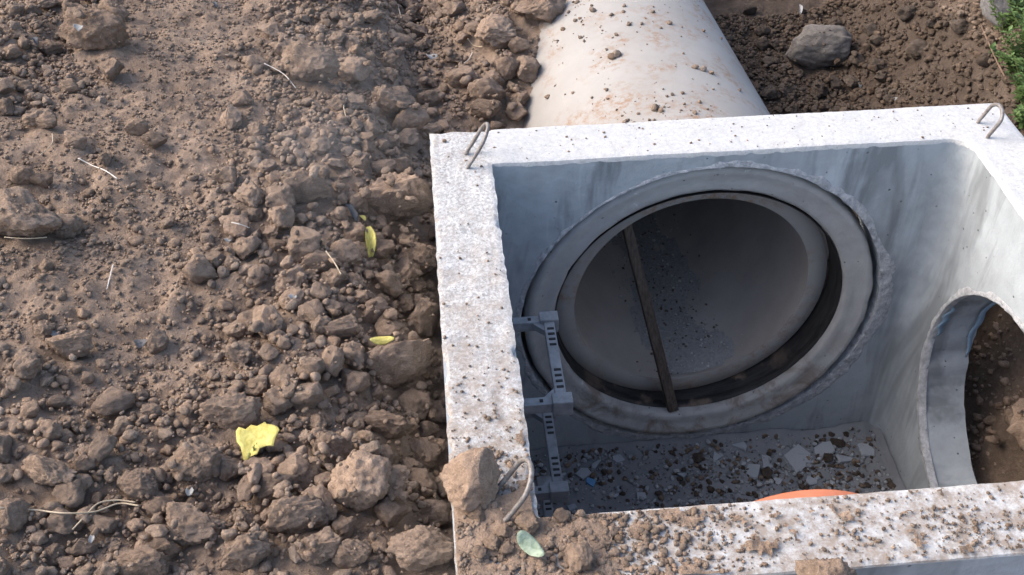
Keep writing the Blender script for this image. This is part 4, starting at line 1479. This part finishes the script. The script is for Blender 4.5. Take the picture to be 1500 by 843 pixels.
scrap(278, 722, 16, 24, 'white_scrap', 'frayed white scrap between clods near the bottom left')
scrap(135, 792, 12, 22, 'white_scrap', 'thin white scrap near the bottom left')
scrap(82, 490, 26, 16, 'white_scrap', 'pale flake on the half-buried slab', 0.3)
scrap(1258, 125, 10, 18, 'white_scrap', 'small white scrap on the trench floor', 0.2)
scrap(1172, 16, 8, 32, 'white_scrap', 'white streak-like scrap behind the boulder', -0.2)
scrap(1310, 146, 8, 12, 'white_scrap', 'pointed white scrap beside the far rim in the trench')
scrap(632, 85, 26, 20, 'white_scrap', 'withered pale leaf above the broad clod', 0.5, 'leaf', 'leaf')
scrap(52, 62, 10, 26, 'dark_scrap', 'dark plastic strip at the upper left', 0.5, 'scrap', 'plastic_scrap')
scrap(515, 312, 16, 52, 'dark_scrap', 'dark plastic strip above the thin yellow leaf', 0.5, 'scrap', 'plastic_scrap')
scrap(315, 8, 10, 20, 'dark_scrap', 'dark shiny strip at the top edge', 0.5, 'scrap', 'plastic_scrap')
scrap(207, 505, 26, 20, 'grey_stone', 'small blue-grey stone flake on the fine soil', 0.2, 'stone', 'stone_flake')

# ------------------------------------------------------------------ right bank: stone block and weeds
p, t = ray_ground(1462, 45)
me = np_mesh('boulder', clod_verts(4, 808, 9, 0.08, 0.6), ICO[4][1])
me.materials.append(MATS['grey_stone'])
o = put_clod(me, p[0] + 0.03, p[1] + 0.04, 0.08, 0.09, 0.10, 0.3, 0.25)
o.name = 'grey_stone'
tag(o, 'pale grey stone half hidden behind the weeds at the upper right', 'stone')

def weed(px, py, h_, nst, seed, lab, spread=0.09):
    r = random.Random(seed)
    p, t = ray_ground(px, py)
    base = Vector((p[0], p[1], p[2] - 0.01))
    root = empty('weed_plant', base)
    tag(root, lab, 'weed', 'green weeds on the right bank')
    SV, SF, LV, LF = [], [], [], []
    for s in range(nst):
        an = r.uniform(0, 2 * PI)
        tip = Vector((math.cos(an) * spread * r.uniform(.4, 1.2), math.sin(an) * spread * r.uniform(.4, 1.2), h_ * r.uniform(0.6, 1.1)))
        c = spline([(0, 0, 0), tip * 0.45 + Vector((0, 0, h_ * 0.12)), tip], 12)
        V, F = tube_geo(c, [0.0022 * (1 - 0.7 * i / (len(c) - 1)) for i in range(len(c))], 5)
        k = len(SV)
        SV += V
        SF += [[q + k for q in f] for f in F]
        for i in range(2, len(c)):
            for m in range(5):
                a2 = r.uniform(0, 2 * PI)
                L = r.uniform(0.010, 0.024)
                dr = Vector((math.cos(a2), math.sin(a2), r.uniform(-0.2, 0.7))).normalized()
                sd = dr.cross(Vector((0, 0, 1))).normalized() * L * 0.27
                up = sd.cross(dr).normalized()
                b0 = c[i] + dr * r.uniform(0.0, 0.012)
                q = len(LV)
                LV += [tuple(b0), tuple(b0 + dr * L * .45 + sd + up * .002), tuple(b0 + dr * L), tuple(b0 + dr * L * .45 - sd + up * .002), tuple(b0 + dr * L * .5 - up * .001)]
                LF += [[q, q + 1, q + 4], [q + 1, q + 2, q + 4], [q + 2, q + 3, q + 4], [q + 3, q, q + 4]]
    link('stem', np_mesh('stem', SV, SF), 'weed_stem', root)
    link('foliage', np_mesh('foliage', LV, LF), 'weed_leaf', root)
weed(1470, 48, 0.13, 10, 1, 'bright green weed in front of the grey stone at the upper right', 0.07)
weed(1490, 30, 0.16, 11, 2, 'green weed at the top right corner behind the grey stone', 0.08)
weed(1488, 110, 0.12, 12, 3, 'green weed at the right edge below the grey stone', 0.08)
weed(1498, 150, 0.13, 11, 4, 'lower green weed at the right edge by the chamber corner', 0.08)
weed(1508, 80, 0.16, 12, 5, 'leafy weed cut by the right edge', 0.09)
weed(1503, 190, 0.10, 9, 6, 'low weed beside the outer far right corner of the rim', 0.07)

# ------------------------------------------------------------------ thin dust hanging over the bank beside the chamber
def dust():
    V = ICO[4][0] * np.array([0.34, 0.62, 0.16]) 
    me = np_mesh('dust_haze', V, ICO[4][1])
    m = bpy.data.materials.new('dust')
    m.use_nodes = True
    t = m.node_tree
    t.nodes.remove(t.nodes['Principled BSDF'])
    pv = t.nodes.new('ShaderNodeVolumePrincipled')
    pv.inputs['Color'].default_value = (0.85, 0.85, 0.87, 1)
    tc = t.nodes.new('ShaderNodeTexCoord')
    mp = t.nodes.new('ShaderNodeMapping')
    mp.inputs['Scale'].default_value = (1 / 0.34, 1 / 0.62, 1 / 0.16)
    ln = t.nodes.new('ShaderNodeVectorMath')
    ln.operation = 'LENGTH'
    r1 = t.nodes.new('ShaderNodeMapRange')
    r1.inputs[1].default_value, r1.inputs[2].default_value, r1.inputs[3].default_value, r1.inputs[4].default_value = 0.2, 1.0, 1.0, 0.0
    nz = t.nodes.new('ShaderNodeTexNoise')
    nz.inputs['Scale'].default_value = 5.0
    nz.inputs['Detail'].default_value = 3.0
    r2 = t.nodes.new('ShaderNodeMapRange')
    r2.inputs[1].default_value, r2.inputs[2].default_value, r2.inputs[3].default_value, r2.inputs[4].default_value = 0.35, 0.7, 0.0, 0.32
    mu = t.nodes.new('ShaderNodeMath')
    mu.operation = 'MULTIPLY'
    L = t.links.new
    L(tc.outputs['Object'], mp.inputs['Vector']); L(mp.outputs[0], ln.inputs[0]); L(ln.outputs['Value'], r1.inputs[0])
    L(tc.outputs['Object'], nz.inputs['Vector']); L(nz.outputs['Fac'], r2.inputs[0])
    L(r1.outputs[0], mu.inputs[0]); L(r2.outputs[0], mu.inputs[1]); L(mu.outputs[0], pv.inputs['Density'])
    L(pv.outputs[0], t.nodes['Material Output'].inputs['Volume'])
    me.materials.append(m)
    o = link('dust_haze', me, None, None, (-0.42, 0.05, 0.12))
    tag(o, 'faint grey dust hanging over the clods left of the chamber', 'dust', kind='stuff')
dust()
